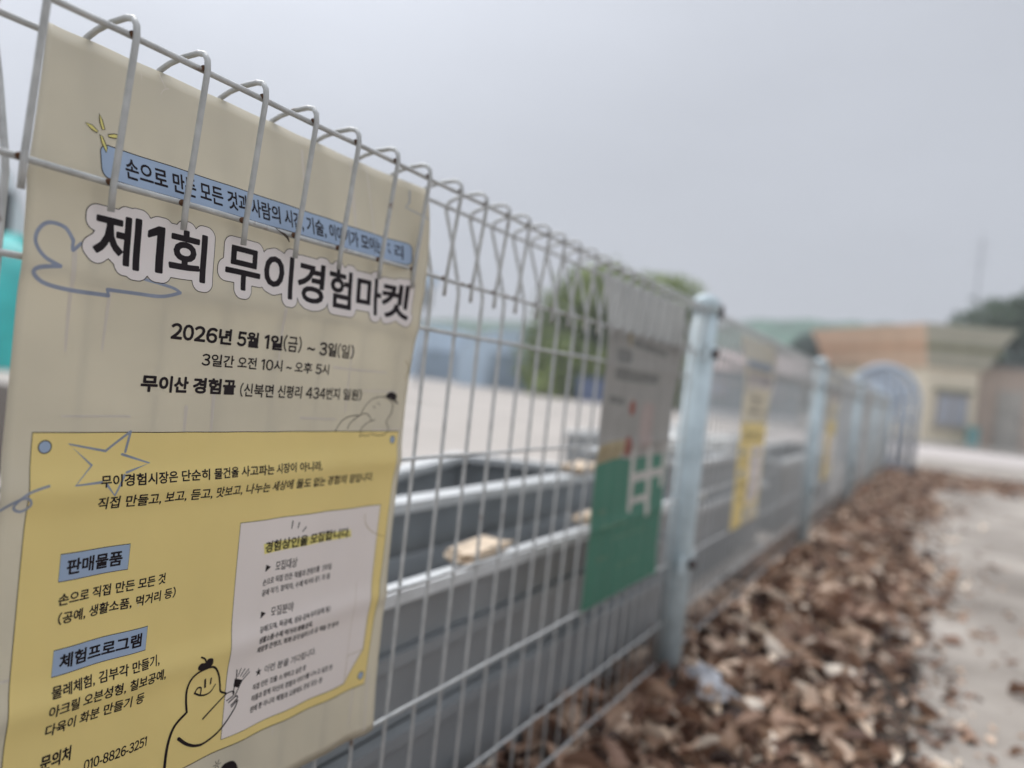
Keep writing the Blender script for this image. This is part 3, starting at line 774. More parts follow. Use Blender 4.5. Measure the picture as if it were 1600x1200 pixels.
def text(name, body, u0, v0, v1, u1, h, material, parent, bold=0.0):
    """bold: how many mm every stroke is grown by (this also rounds its corners)"""
    V, F = fit_text(body, u0 + bold, v0 + bold, v1 - bold, u1 - bold)
    if bold:
        V, F = blob(V, F, bold, max(.13, (v1 - v0) / 40)); return print2d(name, V, F, h, material, parent, cut=False)
    return print2d(name, V, F, h, material, parent)
def blob(V, F, margin, res=.9):
    """outline grown around lettering by a margin: distance field and marching squares"""
    P = np.array(V)
    cnt = {}
    for f in F:
        for a, b in zip(f, f[1:] + f[:1]):
            k = (min(a, b), max(a, b)); cnt[k] = cnt.get(k, 0) + 1
    E = np.array([k for k, c in cnt.items() if c == 1])
    A, B = P[E[:, 0]], P[E[:, 1]]
    x0, y0 = P.min(0) - margin - 2; x1, y1 = P.max(0) + margin + 2
    gx = np.arange(x0, x1, res); gy = np.arange(y0, y1, res)
    X, Y = np.meshgrid(gx, gy); D2 = np.full(X.shape, 1e9); w = margin + 2.2 * res
    def win(lo, hi): 
        i0, i1 = np.searchsorted(gx, (lo[0], hi[0])); j0, j1 = np.searchsorted(gy, (lo[1], hi[1])); return slice(j0, j1), slice(i0, i1)
    for a, b in zip(A, B):
        sl = win(np.minimum(a, b) - w, np.maximum(a, b) + w)
        gx_, gy_ = X[sl], Y[sl]; d = b - a; L2 = max(1e-9, d @ d)
        t = np.clip(((gx_ - a[0]) * d[0] + (gy_ - a[1]) * d[1]) / L2, 0, 1)
        D2[sl] = np.minimum(D2[sl], np.hypot(gx_ - a[0] - t * d[0], gy_ - a[1] - t * d[1]))
    # inside of the letters counts too
    for f in F:
        for k in range(1, len(f) - 1):
            a, b, c = P[f[0]], P[f[k]], P[f[k + 1]]
            sl = win(np.minimum(np.minimum(a, b), c), np.maximum(np.maximum(a, b), c)); gx_, gy_ = X[sl], Y[sl]
            if not gx_.size: continue
            cr = lambda p, q: (q[0] - p[0]) * (gy_ - p[1]) - (q[1] - p[1]) * (gx_ - p[0])
            s1, s2, s3 = cr(a, b), cr(b, c), cr(c, a)
            D2[sl] = np.where(((s1 >= 0) & (s2 >= 0) & (s3 >= 0)) | ((s1 <= 0) & (s2 <= 0) & (s3 <= 0)), -np.abs(D2[sl]).clip(0, 1e3), D2[sl])
    Dm = D2 - margin
    verts, faces, idx = [], [], {}
    def vid(key, pt):
        if key not in idx: idx[key] = len(verts); verts.append(pt)
        return idx[key]
    for j in range(len(gy) - 1):
        row = Dm[j:j + 2]
        for i in np.where((row[:, :-1].min(0) < 0) | (row[:, 1:].min(0) < 0))[0]:
            cs = [(j, i), (j, i + 1), (j + 1, i + 1), (j + 1, i)]; loop = []
            for k in range(4):
                a, b = cs[k], cs[(k + 1) % 4]; da, db = Dm[a], Dm[b]
                if da < 0: loop.append(vid(a, (gx[a[1]], gy[a[0]])))
                if (da < 0) != (db < 0):
                    t = da / (da - db); key = (min(a, b), max(a, b))
                    loop.append(vid(key, (gx[a[1]] + t * (gx[b[1]] - gx[a[1]]), gy[a[0]] + t * (gy[b[0]] - gy[a[0]]))))
            if len(loop) >= 3: faces.append(tuple(loop))
    return verts, faces
def rect(u0, v0, u1, v1): return [(u0, v0), (u1, v0), (u1, v1), (u0, v1)]
def outline(pts, w): return ((pts, w, None, True, False))
def rrect(u0, v0, u1, v1, r_, n=6):
    out = []
    for cx, cy, a0 in ((u1 - r_, v0 + r_, -90), (u1 - r_, v1 - r_, 0), (u0 + r_, v1 - r_, 90), (u0 + r_, v0 + r_, 180)):
        out += [(cx + r_ * math.cos(R_(a0 + 90 * k / n)), cy + r_ * math.sin(R_(a0 + 90 * k / n))) for k in range(n + 1)]
    return out
def disc(cu, cv, r_, n=20): return [(cu + r_ * math.cos(6.28319 * k / n), cv + r_ * math.sin(6.28319 * k / n)) for k in range(n)]
PW, PH = 428.0, 618.0
def sheet_mesh(name, material, parent, hatch=None):
    us, vv = [0.0] + GRID_U + ([PW] if PW - GRID_U[-1] > .5 else []), [0.0] + GRID_V + ([PH] if PH - GRID_V[-1] > .5 else [])
    nu, nv = len(us) - 1, len(vv) - 1; vs_, fs = [], []
    for back in (0, 1):
        for j in range(nv + 1):
            for i in range(nu + 1): vs_.append(poster_point(us[i], vv[j], -.35 * back))
    o_ = (nu + 1) * (nv + 1)
    for j in range(nv):
        for i in range(nu):
            a = j * (nu + 1) + i
            fs.append((a, a + nu + 1, a + nu + 2, a + 1)); fs.append((o_ + a, o_ + a + 1, o_ + a + nu + 2, o_ + a + nu + 1))
    for i in range(nu):
        fs.append((i, i + 1, o_ + i + 1, o_ + i)); k = nv * (nu + 1) + i; fs.append((k + 1, k, o_ + k, o_ + k + 1))
    for j in range(nv):
        a = j * (nu + 1); fs.append((a + nu + 1, a, o_ + a, o_ + a + nu + 1)); b = a + nu; fs.append((b, b + nu + 1, o_ + b + nu + 1, o_ + b))
    o = mesh(name, vs_, fs, material, parent, True)
    if hatch:                                               # faint dry-brush strokes printed on the ground colour
        h_ = print2d('hatch', hatch[0], hatch[1], .06, M['wash'], None)
        bm = bmesh.new(); bm.from_mesh(o.data); n0 = len(bm.faces); bm.from_mesh(h_.data); bm.faces.ensure_lookup_table()
        for f in bm.faces[n0:]: f.material_index = 1
        o.data.materials.append(M['wash']); bm.to_mesh(o.data); bm.free(); hm = h_.data; bpy.data.objects.remove(h_); bpy.data.meshes.remove(hm)
    return o

ps = empty('event_poster', (0, .290, 0))
tag(ps, 'large sharp cream and yellow market poster with black Korean title, on the near fence panel', 'poster', 'cream and yellow market posters on the fence')
# faint dry-brush hatch printed over the cream ground
hat = []
rs = random.Random(5)
for k in range(46):
    cu, cv = rs.uniform(8, 415), rs.uniform(8, 610); L = rs.uniform(16, 46)
    if rs.random() < .6: a, b = (cu, cv - L), (cu + rs.uniform(-1.5, 1.5), cv + L)
    else: a, b = (cu - L, cv), (cu + L, cv + rs.uniform(-1.5, 1.5))
    a = (min(max(a[0], 4), 424), min(max(a[1], 4), 612)); b = (min(max(b[0], 4), 424), min(max(b[1], 4), 612))
    hat.append(([a, ((a[0] + b[0]) / 2 + rs.uniform(-.6, .6), (a[1] + b[1]) / 2 + rs.uniform(-.6, .6)), b], rs.uniform(1.6, 4.2), rs.uniform(1, 2.5)))
V, F = [], []
for q, it in enumerate(hat):
    o = None
    v_, f_ = stroke_geo(*it); b = len(V); V += v_; F += [tuple(i + b for i in f) for f in f_]
sheet_mesh('sheet', M['sheet'], ps, (V, F))
# ribbon
rb = poly('ribbon', rrect(51.3, 75.6, 404.0, 100.4, 6.5), .16, M['blue'], ps)
strokes('ribbon_outline', [(rrect(51.3, 75.6, 404.0, 100.4, 6.5), .7, None, True, False)], .20, M['ink'], rb)
text('lettering', '손으로 만든 모든 것과 사람의 시간, 기술, 이야기가 모이는 자리', 70.5, 80.2, 95.6, 394, .26, M['ink'], rb, .34)
ray_l = [[(40.0, 63.9), (46, 64.2), (50.3, 67.2), (49.5, 68.8), (45.2, 67.6)], [(52.2, 53.6), (54.4, 58), (55.8, 64.3), (53.6, 65.2), (52.2, 60)], [(58.0, 67.3), (63, 65.2), (68.8, 64.4), (68.6, 67.2), (62, 68.6), (58.2, 69.0)], [(51.5, 69.4), (53.6, 70.4), (56.6, 77.8), (55.6, 81.5), (52.6, 75.5)]]
V, F = [], []
for k, rp in enumerate(ray_l): strokes('sparkle_ray', [(rp, .7, None, True, False)], .36, M['brownink'], poly('sparkle', rp, .32, M['paleyellow'], ps))
# title
TV, TF = fit_text('제1회 무이경험마켓', 47.0, 124.6, 160.6, 404.2)
for mg, h_, mm, nm in ((7.5, .18, M['brownink'], 'title_outline'), (6.9, .24, M['white'], 'title_backing')):
    bv, bf = blob(TV, TF, mg + .9, .8); print2d(nm, bv, bf, h_, mm, ps, cut=False)
bv, bf = blob(TV, TF, 1.0, .5); print2d('title_lettering', bv, bf, .34, M['ink'], ps, cut=False)
# blue swoosh
bee = [(38.5, 149.9), (34.5, 154.5), (33.0, 155.3), (33.2, 149), (27.2, 141.5), (16.3, 140.5), (9.6, 146.6), (8.2, 155.0), (14.4, 163.1), (25.5, 167.6), (12.0, 170.6), (8.4, 174.8), (16.1, 180.2), (33.7, 182.4), (61.0, 182.3), (59.5, 178.3), (81.2, 177.8), (102.5, 177.1), (117.9, 172.2), (110.0, 169.2), (84.0, 166.1)]
strokes('blue_doodle', [(bee[:4], 2.3), (bee[3:10], 2.6), (bee[9:15], 2.8), (bee[14:16], 2.2), (bee[15:19], 2.6), (bee[18:], 2.2)], .12, M['blueline'], ps)
# date block
text('lettering', '2026년 5월 1일', 114.0, 194.8, 208.0, 231.0, .26, M['ink'], ps, .55)
text('lettering', '(금)', 232.2, 194.4, 208.0, 256.8, .26, M['ink'], ps, .26)
text('lettering', '~ 3일', 264.6, 195.2, 208.6, 305.5, .26, M['ink'], ps, .42)
text('lettering', '(일)', 307.0, 195.2, 208.8, 330.8, .26, M['ink'], ps, .24)
text('lettering', '3일간 오전 10시 ~ 오후 5시', 146.7, 216.4, 226.6, 296.5, .26, M['ink'], ps, .24)
text('lettering', '무이산 경험골', 94.0, 236.9, 249.2, 182.9, .26, M['ink'], ps, .60)
text('lettering', '(신북면 신평리 434번지 일원)', 188.5, 238.8, 250.2, 348.6, .26, M['ink'], ps, .24)
# yellow panel
yp = poly('yellow_panel', [(18.6, 278.6), (419, 282.6), (406.6, 560.4), (20.8, 560.4 + 57)][:0] or [(18.6, 278.8), (418.4, 282.8), (414.8, 430), (409.0, 500), (404.6, 560.2), (168.9, 560.6), (160, 560.8), (158, 617), (20.6, 617)], .12, M['yellow'], ps)
strokes('panel_outline', [([(20.6, 617), (18.6, 278.8), (418.4, 282.8), (414.8, 430), (409.0, 500), (404.6, 560.2), (168.9, 560.6), (160, 560.8), (158, 617)], .8, None, False, False)], .17, M['brownink'], yp)
for cu, cv, rr in ((27.6, 288.6, 4.3), (407.6, 291.6, 4.0), (396.8, 548.8, 4.0)):
    pn = poly('pin', disc(cu, cv, rr), .24, M['blue'], yp); strokes('pin_outline', [(disc(cu, cv, rr), .7, None, True, False)], .28, M['brownink'], pn)
star = [(90, 279), (71.6, 292.8), (43.5, 287.0), (61.4, 302.5), (49.7, 315.7), (69.5, 314.9)]
strokes('blue_star', [(star, 1.9, None, False, False), ([(90, 279), (87.4, 293.9)], 1.9, None, False, False), ([(85.1, 295.7), (107.2, 302.9), (89.5, 309.2)], 1.9, None, False, False), ([(74, 317), (81.1, 325.5), (87.8, 311)], 1.9, None, False, False)], .22, M['blueline'], yp)
strokes('blue_loop', [([(31.7, 314.8), (19.3, 318.6), (11.7, 324.2), (10.0, 328.2), (15.1, 330.6), (20.6, 327.4), (20.3, 323.7), (16.7, 321.9), (9.6, 324.0), (1.5, 328.2)], 1.7)], .22, M['blueline'], ps)
text('lettering', '무이경험시장은 단순히 물건을 사고파는 시장이 아니라,', 69.0, 310.6, 319.2, 299.2, .26, M['ink'], yp, .24)
text('lettering', '직접 만들고, 보고, 듣고, 맛보고, 나누는 세상에 둘도 없는 경험의 장입니다.', 68.8, 326.0, 335.2, 382.6, .26, M['ink'], yp, .22)
for (bx, body, tx) in (((45.4, 363.4, 98.6, 382.6), '판매물품', (50.4, 367.6, 378.6, 93.6)), ((46.9, 430.6, 120.9, 449.2), '체험프로그램', (51.6, 434.6, 445.4, 116.6))):
    lb = poly('blue_label', rect(*bx), .18, M['blue'], yp); strokes('label_outline', [(rect(*bx), .55, None, True, False)], .22, M['ink'], lb)
    text('lettering', body, *tx, .27, M['ink'], lb, .36)
for body, q in (('손으로 직접 만든 모든 것', (46.6, 391.4, 399.6, 133.6)), ('(공예, 생활소품, 먹거리 등)', (47.6, 405.0, 413.0, 144.8)), ('물레체험, 김부각 만들기,', (47.6, 456.2, 464.8, 135.2)),
                ('아크릴 오븐성형, 칠보공예,', (46.6, 469.2, 478.0, 142.2)), ('다육이 화분 만들기 등', (46.4, 482.4, 491.2, 124.0))):
    text('lettering', body, *q, .26, M['ink'], yp, .21)
text('lettering', '문의처', 45.4, 504.6, 515.0, 68.0, .26, M['ink'], yp, .34)
text('lettering', '010-8826-3251', 79.6, 520.4, 528.4, 131.4, .26, M['ink'], yp, .20)
# white panel
wpn = [(205.2, 360.4), (399.8, 362.6), (397.6, 492.9), (396.0, 520.0), (370.6, 550.2), (208.4, 551.6)]
wp = poly('white_panel', wpn, .20, M['white'], yp)
strokes('panel_outline', [(wpn, .7, None, True, False)], .25, M['brownink'], wp)
strokes('page_fold', [([(396.0, 520.0), (371.6, 521.4), (370.6, 550.2)], .6, None, False, False), ([(375.5, 395), (373.5, 455), (371.6, 521.4)], .35, None, False, False)], .25, M['goldline'], wp)
poly('highlight', [(234.2, 382.6), (353.8, 384.2), (356.0, 391.8), (236.2, 392.2)], .24, M['paleyellow'], wp)
text('lettering', '경험상인을 모집합니다.', 236.8, 381.2, 391.6, 353.0, .40, M['ink'], wp, .30)
for bu in ([(269.7, 366.2), (269.2, 373.0)], [(277.9, 368.5), (276.8, 373.3)], [(287.2, 373.6), (283.3, 377.4)]): strokes('burst_line', [(bu, 1.4, 1.0, False, False)], .27, M['ink'], wp)
poly('triangle_mark', [(240.2, 402.4), (247.0, 405.6), (239.8, 409.2)], .27, M['ink'], wp); poly('triangle_mark', [(240.0, 445.2), (246.8, 448.2), (239.8, 451.8)], .27, M['ink'], wp)
starp = [(245.0 + (4.2 if k % 2 == 0 else 1.7) * math.sin(math.pi * k / 5), 502.2 - (4.2 if k % 2 == 0 else 1.7) * math.cos(math.pi * k / 5)) for k in range(10)]
poly('star_mark', starp, .27, M['ink'], wp)
for body, q, bo in (('모집대상', (253.5, 402.4, 409.8, 280.2), .008), ('손으로 직접 만든 작품과 콘텐츠를 선보일', (238.2, 415.6, 421.6, 331.0), .008), ('공예 작가, 창작자, 수제 먹거리 운영자 등', (238.4, 425.8, 431.6, 330.6), .008),
                ('모집분야', (253.5, 445.0, 452.4, 281.2), .008), ('공예(도예, 목공예, 섬유·금속·유리공예 등)', (239.4, 459.4, 465.0, 333.7), .008), ('생활소품·수제 먹거리·화훼·분재,', (239.2, 468.9, 474.8, 309.9), .010),
                ('체험형 콘텐츠, 회화·조각·일러스트 등 예술 전 분야', (238.9, 477.6, 483.4, 349.2), .010), ('이런 분을 기다립니다.', (253.0, 498.6, 506.0, 321.0), .006), ('직접 만든 것을 소개하고 싶은 분', (239.0, 512.2, 517.9, 308.4), .008),
                ('작품과 함께 자신의 경험과 이야기를 나누고 싶은 분', (238.8, 522.2, 528.0, 347.3), .008), ('판매 뿐 아니라 체험과 교류에도 관심 있는 분', (238.6, 532.2, 538.0, 334.5), .008)):
    text('lettering', body, *q, .27, M['ink'], wp, bo * 11 + .06)
# line drawing of a round figure with a fork brush, and one leaning on the panel's edge
big = 1.9
poly('doodle_cap', smooth_pts([(173.7, 479.7), (172.4, 476.6), (175.2, 474.2), (179.6, 474.9), (182.0, 472.4), (186.9, 473.1), (188.6, 476.5), (187.0, 480.2), (180.3, 481.2)], True, 4), .34, M['ink'], yp)
strokes('line_doodle', [
    ([(151.0, 556), (151.7, 535.6), (156.1, 521.4), (166.6, 513.0)], 2.6, 2.2), ([(166.6, 513.0), (164.9, 503.2), (164.7, 493.4), (168.0, 485.4), (175.2, 481.4), (186.6, 480.9), (193.0, 483.8), (198.2, 491.5), (200.8, 500.7), (202.2, 506.8), (208.0, 510.2)], 2.0, 1.7),
    ([(208.6, 511.2), (197.8, 518.0), (185.2, 524.9)], 1.3, 1.8), ([(161.2, 533.2), (169.6, 540.6), (179.9, 546.0), (190.0, 547.5), (203.2, 543.9), (212.7, 535.9), (220.0, 526.2), (221.4, 522.0)], 2.8, 1.1),
    ([(182.9, 490.8), (183.7, 497.1)], 2.0), ([(189.7, 491.7), (189.6, 496.1)], 1.6), ([(172.7, 499.0), (179.1, 502.8), (185.9, 504.3), (191.2, 503.2), (195.4, 498.6)], 1.6, 1.1), ([(172.8, 499.0), (175.4, 495.7), (179.3, 496.6), (179.2, 501.8)], 1.4),
    ([(174.6, 468.9), (178.4, 471.2), (180.6, 475.2)], 1.4),
    ([(215.9, 512.8), (218.0, 500.0), (217.6, 492.2)], 1.0), ([(218.3, 517.0), (221.5, 509.6), (225.2, 503.6), (232.8, 498.2)], 1.0), ([(219.7, 498.3), (222.2, 492.2)], .9), ([(222.4, 499.0), (226.8, 493.6)], .9), ([(225.0, 500.6), (231.5, 495.2)], .9),
    ([(208.1, 511.2), (211.5, 510.6), (216.4, 511.0), (216.6, 514.9), (210.2, 517.6)], 1.1), ([(212.4, 520.0), (219.6, 516.3), (221.4, 518.4), (215.3, 523.3)], 1.1), ([(216.0, 525.0), (221.8, 520.3), (221.4, 523.0)], 1.1)], .36, M['ink'], yp)
poly('brush_band', [(216.4, 499.8), (224.8, 503.0), (222.0, 509.4), (215.8, 506.6)], .36, M['ink'], wp)
strokes('leaning_doodle', [([(315.9, 282.0), (324.0, 271.5), (335.9, 266.3), (347.9, 265.6)], .8), ([(333.0, 279.3), (336.9, 272.8), (348.0, 266.0), (357.8, 263.6), (365.6, 266.2), (369.6, 270.9)], .8), ([(350.7, 264.3), (356.6, 256.2), (366.0, 249.4), (376.3, 246.4), (387.1, 245.5), (392, 246.4), (401.8, 252.1), (401.3, 262.6), (394.4, 271.6), (398.6, 280.0), (393.9, 285.5), (383.0, 286.9), (371.9, 285.1)], .8),
    ([(375.9, 270.2), (364.6, 272.9), (355.0, 278.2), (353.0, 284.8), (352.4, 287.9)], .7), ([(352.4, 287.9), (358.2, 285.2), (361, 287.8), (364.9, 285.6), (367.5, 287.4), (370, 284.6)], .6), ([(376.5, 253.5), (379.5, 252), (381.5, 255)], .5), ([(370.5, 256.5), (374, 256), (373, 259)], .5)], .30, M['brownink'], ps)
poly('doodle_cap', [(389.2, 244.9), (393.0, 240.7), (399.6, 239.5), (406.6, 242.1), (407.6, 246.3), (405.6, 248.0), (411.4, 251.4), (410.6, 252.8), (403.6, 249.6)], .34, M['ink'], ps)
strokes('gold_star_doodle', [([(414.6, 204.4), (424, 211.2)], .9), ([(427, 200.2), (424.8, 211)], .9), ([(424.6, 211.6), (419.8, 224.4)], .9), ([(424.8, 212), (427.2, 219)], .9)], .12, M['goldline'], ps)
strokes('corner_doodle', [([(404.0, 10.8), (402.6, 26), (398.4, 33.4), (412, 36.4), (425, 38.6)], 1.1, None, False, False)], .12, M['blueline'], ps)
strokes('curl_line', [([(376.5, 371.1), (378.5, 380), (386, 388), (396, 393.4), (412, 399)], .7)], .28, M['goldline'], wp)
poly('dark_emblem', smooth_pts([(209, 590), (212.0, 577.6), (217.7, 574.9), (225.1, 576.4), (230.3, 584.1), (231, 592)], True, 4), .2, M['ink'], ps)
V, F = [], []
for k in range(6):
    a = k * math.pi / 3; strokes('spark_line', [([(207 + 1 * math.cos(a), 573 + 1 * math.sin(a)), (207 + 4 * math.cos(a), 573 + 4 * math.sin(a))], .6, None, False, False)], .2, M['brownink'], ps)
# scuffs in the film near the top edge, and a bit of twig caught on the wire
strokes('scuff', [([(105.5, 2.4), (107.4, 6.9), (109.8, 11.7)], .5, .3), ([(112.6, 11.6), (108.4, 13.8), (105.1, 18.8)], .45, .25), ([(89.9, 8.5), (90.1, 12.8)], .3, .2)], .10, M['white'], ps)
tw = MB().tube([(.0030, .4930, .8535), (.0034, .4985, .8512), (.0038, .5035, .8498), (.0036, .5075, .8478), (.0030, .5105, .8448)], [.0003, .0005, .0012, .0010, .0004], 7)
tw.tube([(.0036, .5045, .8495), (.0042, .5085, .8492)], [.0005, .0002], 6)
tag(tw.build('dry_twig', M['bark'], None, True), 'tiny dark dry twig caught on the wire above the black Korean title', 'twig')
# repeats of the same poster farther along
for yy, lb in ((2.462, 'blurred cream and yellow market poster on the second fence panel, between the first two posts'), (4.70, 'most distant market poster, a narrow yellow blur just beyond the second post')):
    c = copy_tree(ps); c.location.y = yy; c['label'] = lb
# the other poster: grey above, green below
gp = empty('notice_poster', (0, 1.305, 0)); tag(gp, 'grey and green poster with large pale strokes, hung left of the nearest fence post', 'poster')
sheet_mesh('sheet', M['greyink'], gp)
poly('lower_ground', rect(1, 101, 427, 360), .06, M['midgreyprint'], gp)
poly('green_field', [(1, 352), (60, 346), (115, 342), (170, 348), (427, 344), (427, 617), (1, 617)], .12, M['greenink'], gp)
poly('gold_band', [(2, 318), (60, 310), (140, 308), (150, 322), (112, 343), (60, 346), (2, 352)], .14, M['goldink'], gp)
poly('red_patch', disc(155, 322, 20, 14), .18, M['redink'], gp)
poly('red_dot', disc(160, 247, 15, 20), .18, M['redink'], gp)
poly('pink_patch', rrect(215, 235, 300, 330, 20), .10, M['pinkink'], gp)
poly('yellow_dot', disc(117, 116, 13, 16), .14, M['goldink'], gp)
strokes('grey_heading', [([(140, 122), (250, 125), (340, 130)], 14, 12), ([(60, 184), (160, 186), (300, 186)], 24, 20), ([(60, 150), (118, 150)], 28, 24), ([(40, 232), (110, 236)], 13)], .12, M['midgreyink'], gp)
strokes('pale_strokes', [([(198, 338), (200, 375), (205, 408), (207, 448)], 30, 22), ([(300, 342), (308, 378), (316, 416), (318, 464)], 36, 28), ([(405, 334), (404, 380), (400, 410)], 30, 22), ([(212, 388), (300, 386), (392, 384)], 20, 18), ([(214, 436), (300, 434)], 14, 14)], .2, M['palegreyink'], gp)
M['dimgreen'] = mat('faded_green_print', (0.11, 0.24, 0.155), rough=0.5, var=0.2, scale=20, trans=0.2)
strokes('pale_small_print', [([(40, 440), (80, 442)], 8), ([(50, 470), (190, 472)], 5), ([(130, 500), (330, 503)], 4), ([(50, 530), (110, 532)], 6), ([(160, 560), (300, 562)], 4)], .16, M['dimgreen'], gp)

# ------------------------------------------------------------------ dry leaves
def leaf_mesh(seed, L=.1):
    rg = random.Random(seed); vs_, fs = [], []; n = 7
    curl = rg.uniform(.3, 1.5) * rg.choice((1, 1, -1)); bend = rg.uniform(-.5, .9); wd = rg.uniform(.26, .42)
    for i in range(n + 1):
        t = i / n; w_ = wd * L * (math.sin(math.pi * min(1, t * .93 + .05)) ** .75) * (1 + .12 * rg.uniform(-1, 1)) + .002
        y = (t - .5) * L; zc = L * .35 * bend * (t - .5) ** 2 * 2
        for s in (-1, -.5, 0, .5, 1):
            vs_.append((s * w_ * math.cos(curl * abs(s) * .8), y + .01 * rg.uniform(-.4, .4), zc + abs(s) * w_ * math.sin(curl * abs(s)) + .0025 * rg.uniform(-1, 1)))
    for i in range(n):
        for k in range(4): a = i * 5 + k; fs.append((a, a + 1, a + 6, a + 5))
    b = len(vs_); y0 = -.5 * L
    vs_ += [(-.001, y0, 0), (.001, y0, 0), (.0025, y0 - .3 * L, .006), (.001, y0 - .3 * L, .006)]; fs.append((b, b + 1, b + 2, b + 3))
    return np.array(vs_), fs
PROTO = [leaf_mesh(k) for k in range(12)]
def drift_edge(y): return .50 + .07 * math.sin(y * 1.9) + .06 * math.sin(y * .73 + 1) + (.0 if y < 9 else (y - 9) * .10)
def drift_h(x, y):
    c = .16 + .02 * math.sin(y * 2.2); return .012 + .046 * math.exp(-((x - c) / .20) ** 2) * (0.8 + .3 * math.sin(y * 3.1 + x * 5))
def rot_rand(rg, tilt):
    e = Matrix.Rotation(rg.uniform(0, 6.283), 3, 'Z') @ Matrix.Rotation(rg.gauss(0, tilt), 3, 'X') @ Matrix.Rotation(rg.gauss(0, tilt), 3, 'Y')
    return e
rg = random.Random(3)
LV, LF, LR = [], [], []; cnt = 0
def add_leaf(x, y, z, s, tilt):
    global cnt
    pv, pf = PROTO[rg.randrange(12)]
    R3 = np.array(rot_rand(rg, tilt)); q = pv @ R3.T * s + np.array([x, y, z])
    LV.append(q); LF.extend([tuple(i + cnt for i in f) for f in pf]); cnt += len(pv); LR.extend([min(1, max(0, rg.gauss(.42, .30)))] * len(pv))
for k in range(1500):                                   # leaves blown under and behind the mesh
    x = rg.uniform(-.115, .06); y = .5 + 9 * rg.random() ** 1.4
    add_leaf(x, y, rg.uniform(.01, .10 - .3 * abs(x + .05)), rg.uniform(.35, .95), .6)
n_l = 0
while n_l < 12500:
    y = .6 + 12.8 * rg.random() ** 1.5; x = rg.uniform(-.14, .95 if y > 9 else .75)
    ed = drift_edge(y)
    if x > ed + rg.gauss(0, .10): continue
    add_leaf(x, y, drift_h(x, y) * rg.uniform(.25, 1.0), (.26 + .62 * rg.random() ** 1.7), .42); n_l += 1
for k in range(900):                                    # the drift that fans out across the far end of the path
    x = rg.uniform(.4, 2.6); y = rg.uniform(9.6, 12.6) + .25 * (x - .4); add_leaf(x, y, .02, rg.uniform(.5, 1.1), .4)
for k in range(700):                                    # crumbs thinning out over the path
    y = .9 + 9 * rg.random() ** 1.4; add_leaf(drift_edge(y) + abs(rg.gauss(0, .20)), y, .014, rg.uniform(.08, .5) ** 1.2, .25)
me = bpy.data.meshes.new('leaf_litter'); me.from_pydata(np.concatenate(LV).tolist(), [], LF); me.polygons.foreach_set('use_smooth', [True] * len(me.polygons))
at = me.attributes.new('rnd', 'FLOAT', 'POINT'); at.data.foreach_set('value', np.array(LR, dtype=np.float32))
tag(link('leaf_litter', me, M['leaf']), 'deep drift of dry brown leaves heaped along the foot of the fence', 'leaf litter', None, 'stuff')
# single leaves lying on top of the drift and on the path
leaf_me = []
for k, (pv, pf) in enumerate(PROTO):
    lm = bpy.data.meshes.new('dry_leaf'); lm.from_pydata(pv.tolist(), [], pf); lm.polygons.foreach_set('use_smooth', [True] * len(lm.polygons)); lm.materials.append(M['leafone'])
    lm.attributes.new('rnd', 'FLOAT', 'POINT'); leaf_me.append(lm)
for k in range(150):
    y = 1.55 + 3.6 * rg.random() ** 1.4; x = rg.uniform(-.02, drift_edge(y) - .03)
    o = link('dry_leaf', leaf_me[k % 12], None, None, (x, y, drift_h(x, y) + rg.uniform(.005, .03)))
    o.rotation_euler = rot_rand(rg, .5).to_euler(); s = rg.uniform(.5, .95); o.scale = (s, s, s)
    tag(o, 'dry brown curled leaf lying on top of the drift at the foot of the fence', 'leaf', 'single leaves on top of the drift')
PATHL = [(.80, 2.62, .8), (.66, 2.2, 1.0), (.72, 3.2, .6), (.95, 2.9, .7), (.70, 4.1, .9), (.86, 4.8, .8), (1.1, 3.9, .6), (.68, 5.7, 1.1), (1.2, 5.2, .7), (.9, 6.6, .9), (1.3, 6.9, .8), (.78, 7.6, 1.0), (1.0, 2.25, .5), (.62, 1.95, .8), (.75, 1.75, .6), (1.5, 8.3, .9)]
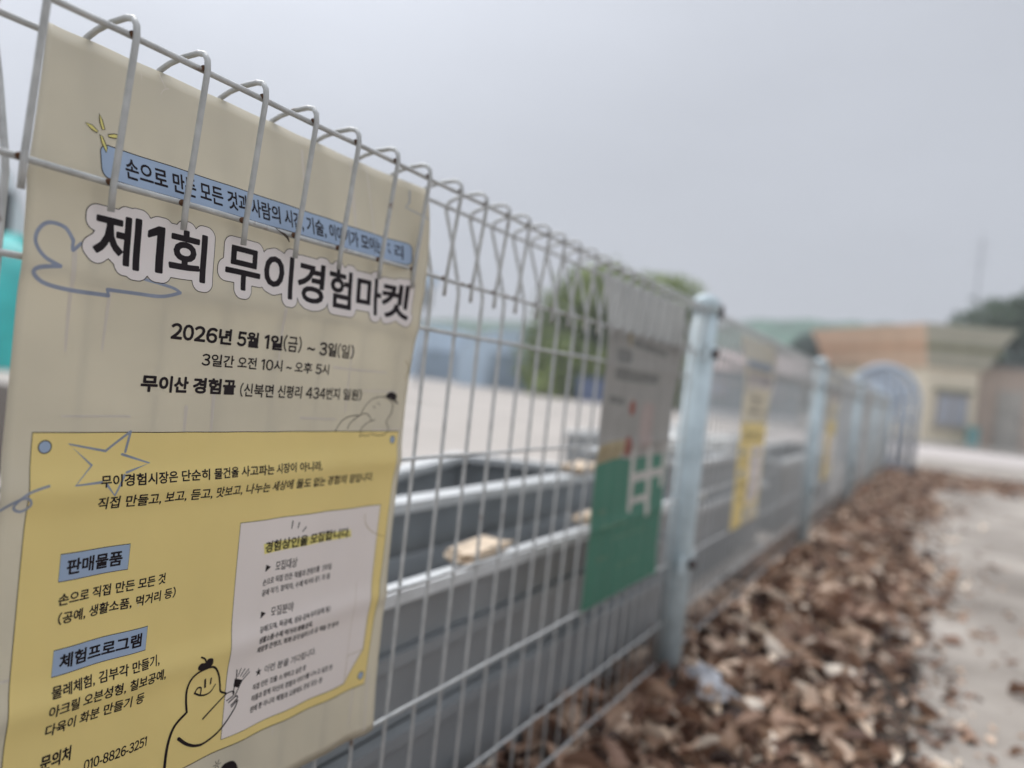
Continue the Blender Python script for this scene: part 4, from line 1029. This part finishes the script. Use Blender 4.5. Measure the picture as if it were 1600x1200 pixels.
for k, (x, y, s) in enumerate(PATHL):
    o = link('dry_leaf', leaf_me[(k * 5) % 12], None, None, (x, y, .020)); o.rotation_euler = rot_rand(rg, .15).to_euler(); o.scale = (s, s, s)
    tag(o, 'dry leaf lying loose on the bare concrete path', 'leaf', 'loose leaves on the path')
# crumpled white wrapper
bm = bmesh.new(); bmesh.ops.create_grid(bm, x_segments=26, y_segments=34, size=.5)
for v in bm.verts:
    p = v.co.copy(); k = mnoise.noise_vector(p * 3.3 + Vector((2, 0, 0))); k2 = mnoise.noise_vector(p * 9.0)
    tap = .55 + .45 * math.cos(p.y * 3.3) + .25 * mnoise.noise(Vector((p.y * 6, 0, 3)))
    v.co = Vector((p.x * .10 * tap + k.x * .022 + k2.x * .008 + .02 * math.sin(p.y * 7), p.y * .19 + k.y * .03 + k2.y * .008, .030 * k.z + .014 * k2.z + .035 * math.sin(p.x * 5 + p.y * 4) ** 2))
me = bpy.data.meshes.new('crumpled_wrapper'); bm.to_mesh(me); bm.free()
o = link('crumpled_wrapper', me, M['paper'], None, (.118, 1.85, .085)); o.rotation_euler = (.05, .1, R_(52)); o.scale = (.8, .8, .5)
tag(o, 'crumpled white wrapper lying on the leaves by the nearest post', 'wrapper')

# ------------------------------------------------------------------ haze over the whole place
HZ = 330.0
hz = mesh('haze', [(x, y, z) for z in (-1.0, 24.0) for y in (-120, 2 * HZ - 120) for x in (-HZ, HZ)], [(0, 2, 3, 1), (4, 5, 7, 6), (0, 1, 5, 4), (2, 6, 7, 3), (0, 4, 6, 2), (1, 3, 7, 5)])
hm = bpy.data.materials.new('haze'); hm.use_nodes = True
hn, hl = hm.node_tree.nodes, hm.node_tree.links; hn.clear()
ho = hn.new('ShaderNodeOutputMaterial'); pv_ = hn.new('ShaderNodeVolumePrincipled')
pv_.inputs['Color'].default_value = (.93, .95, .97, 1); pv_.inputs['Density'].default_value = 0.0032
hl.new(pv_.outputs[0], ho.inputs['Volume']); hz.data.materials.append(hm)
tag(hz, 'thin pale haze in the air over the lot and the hills', None, None, 'stuff')
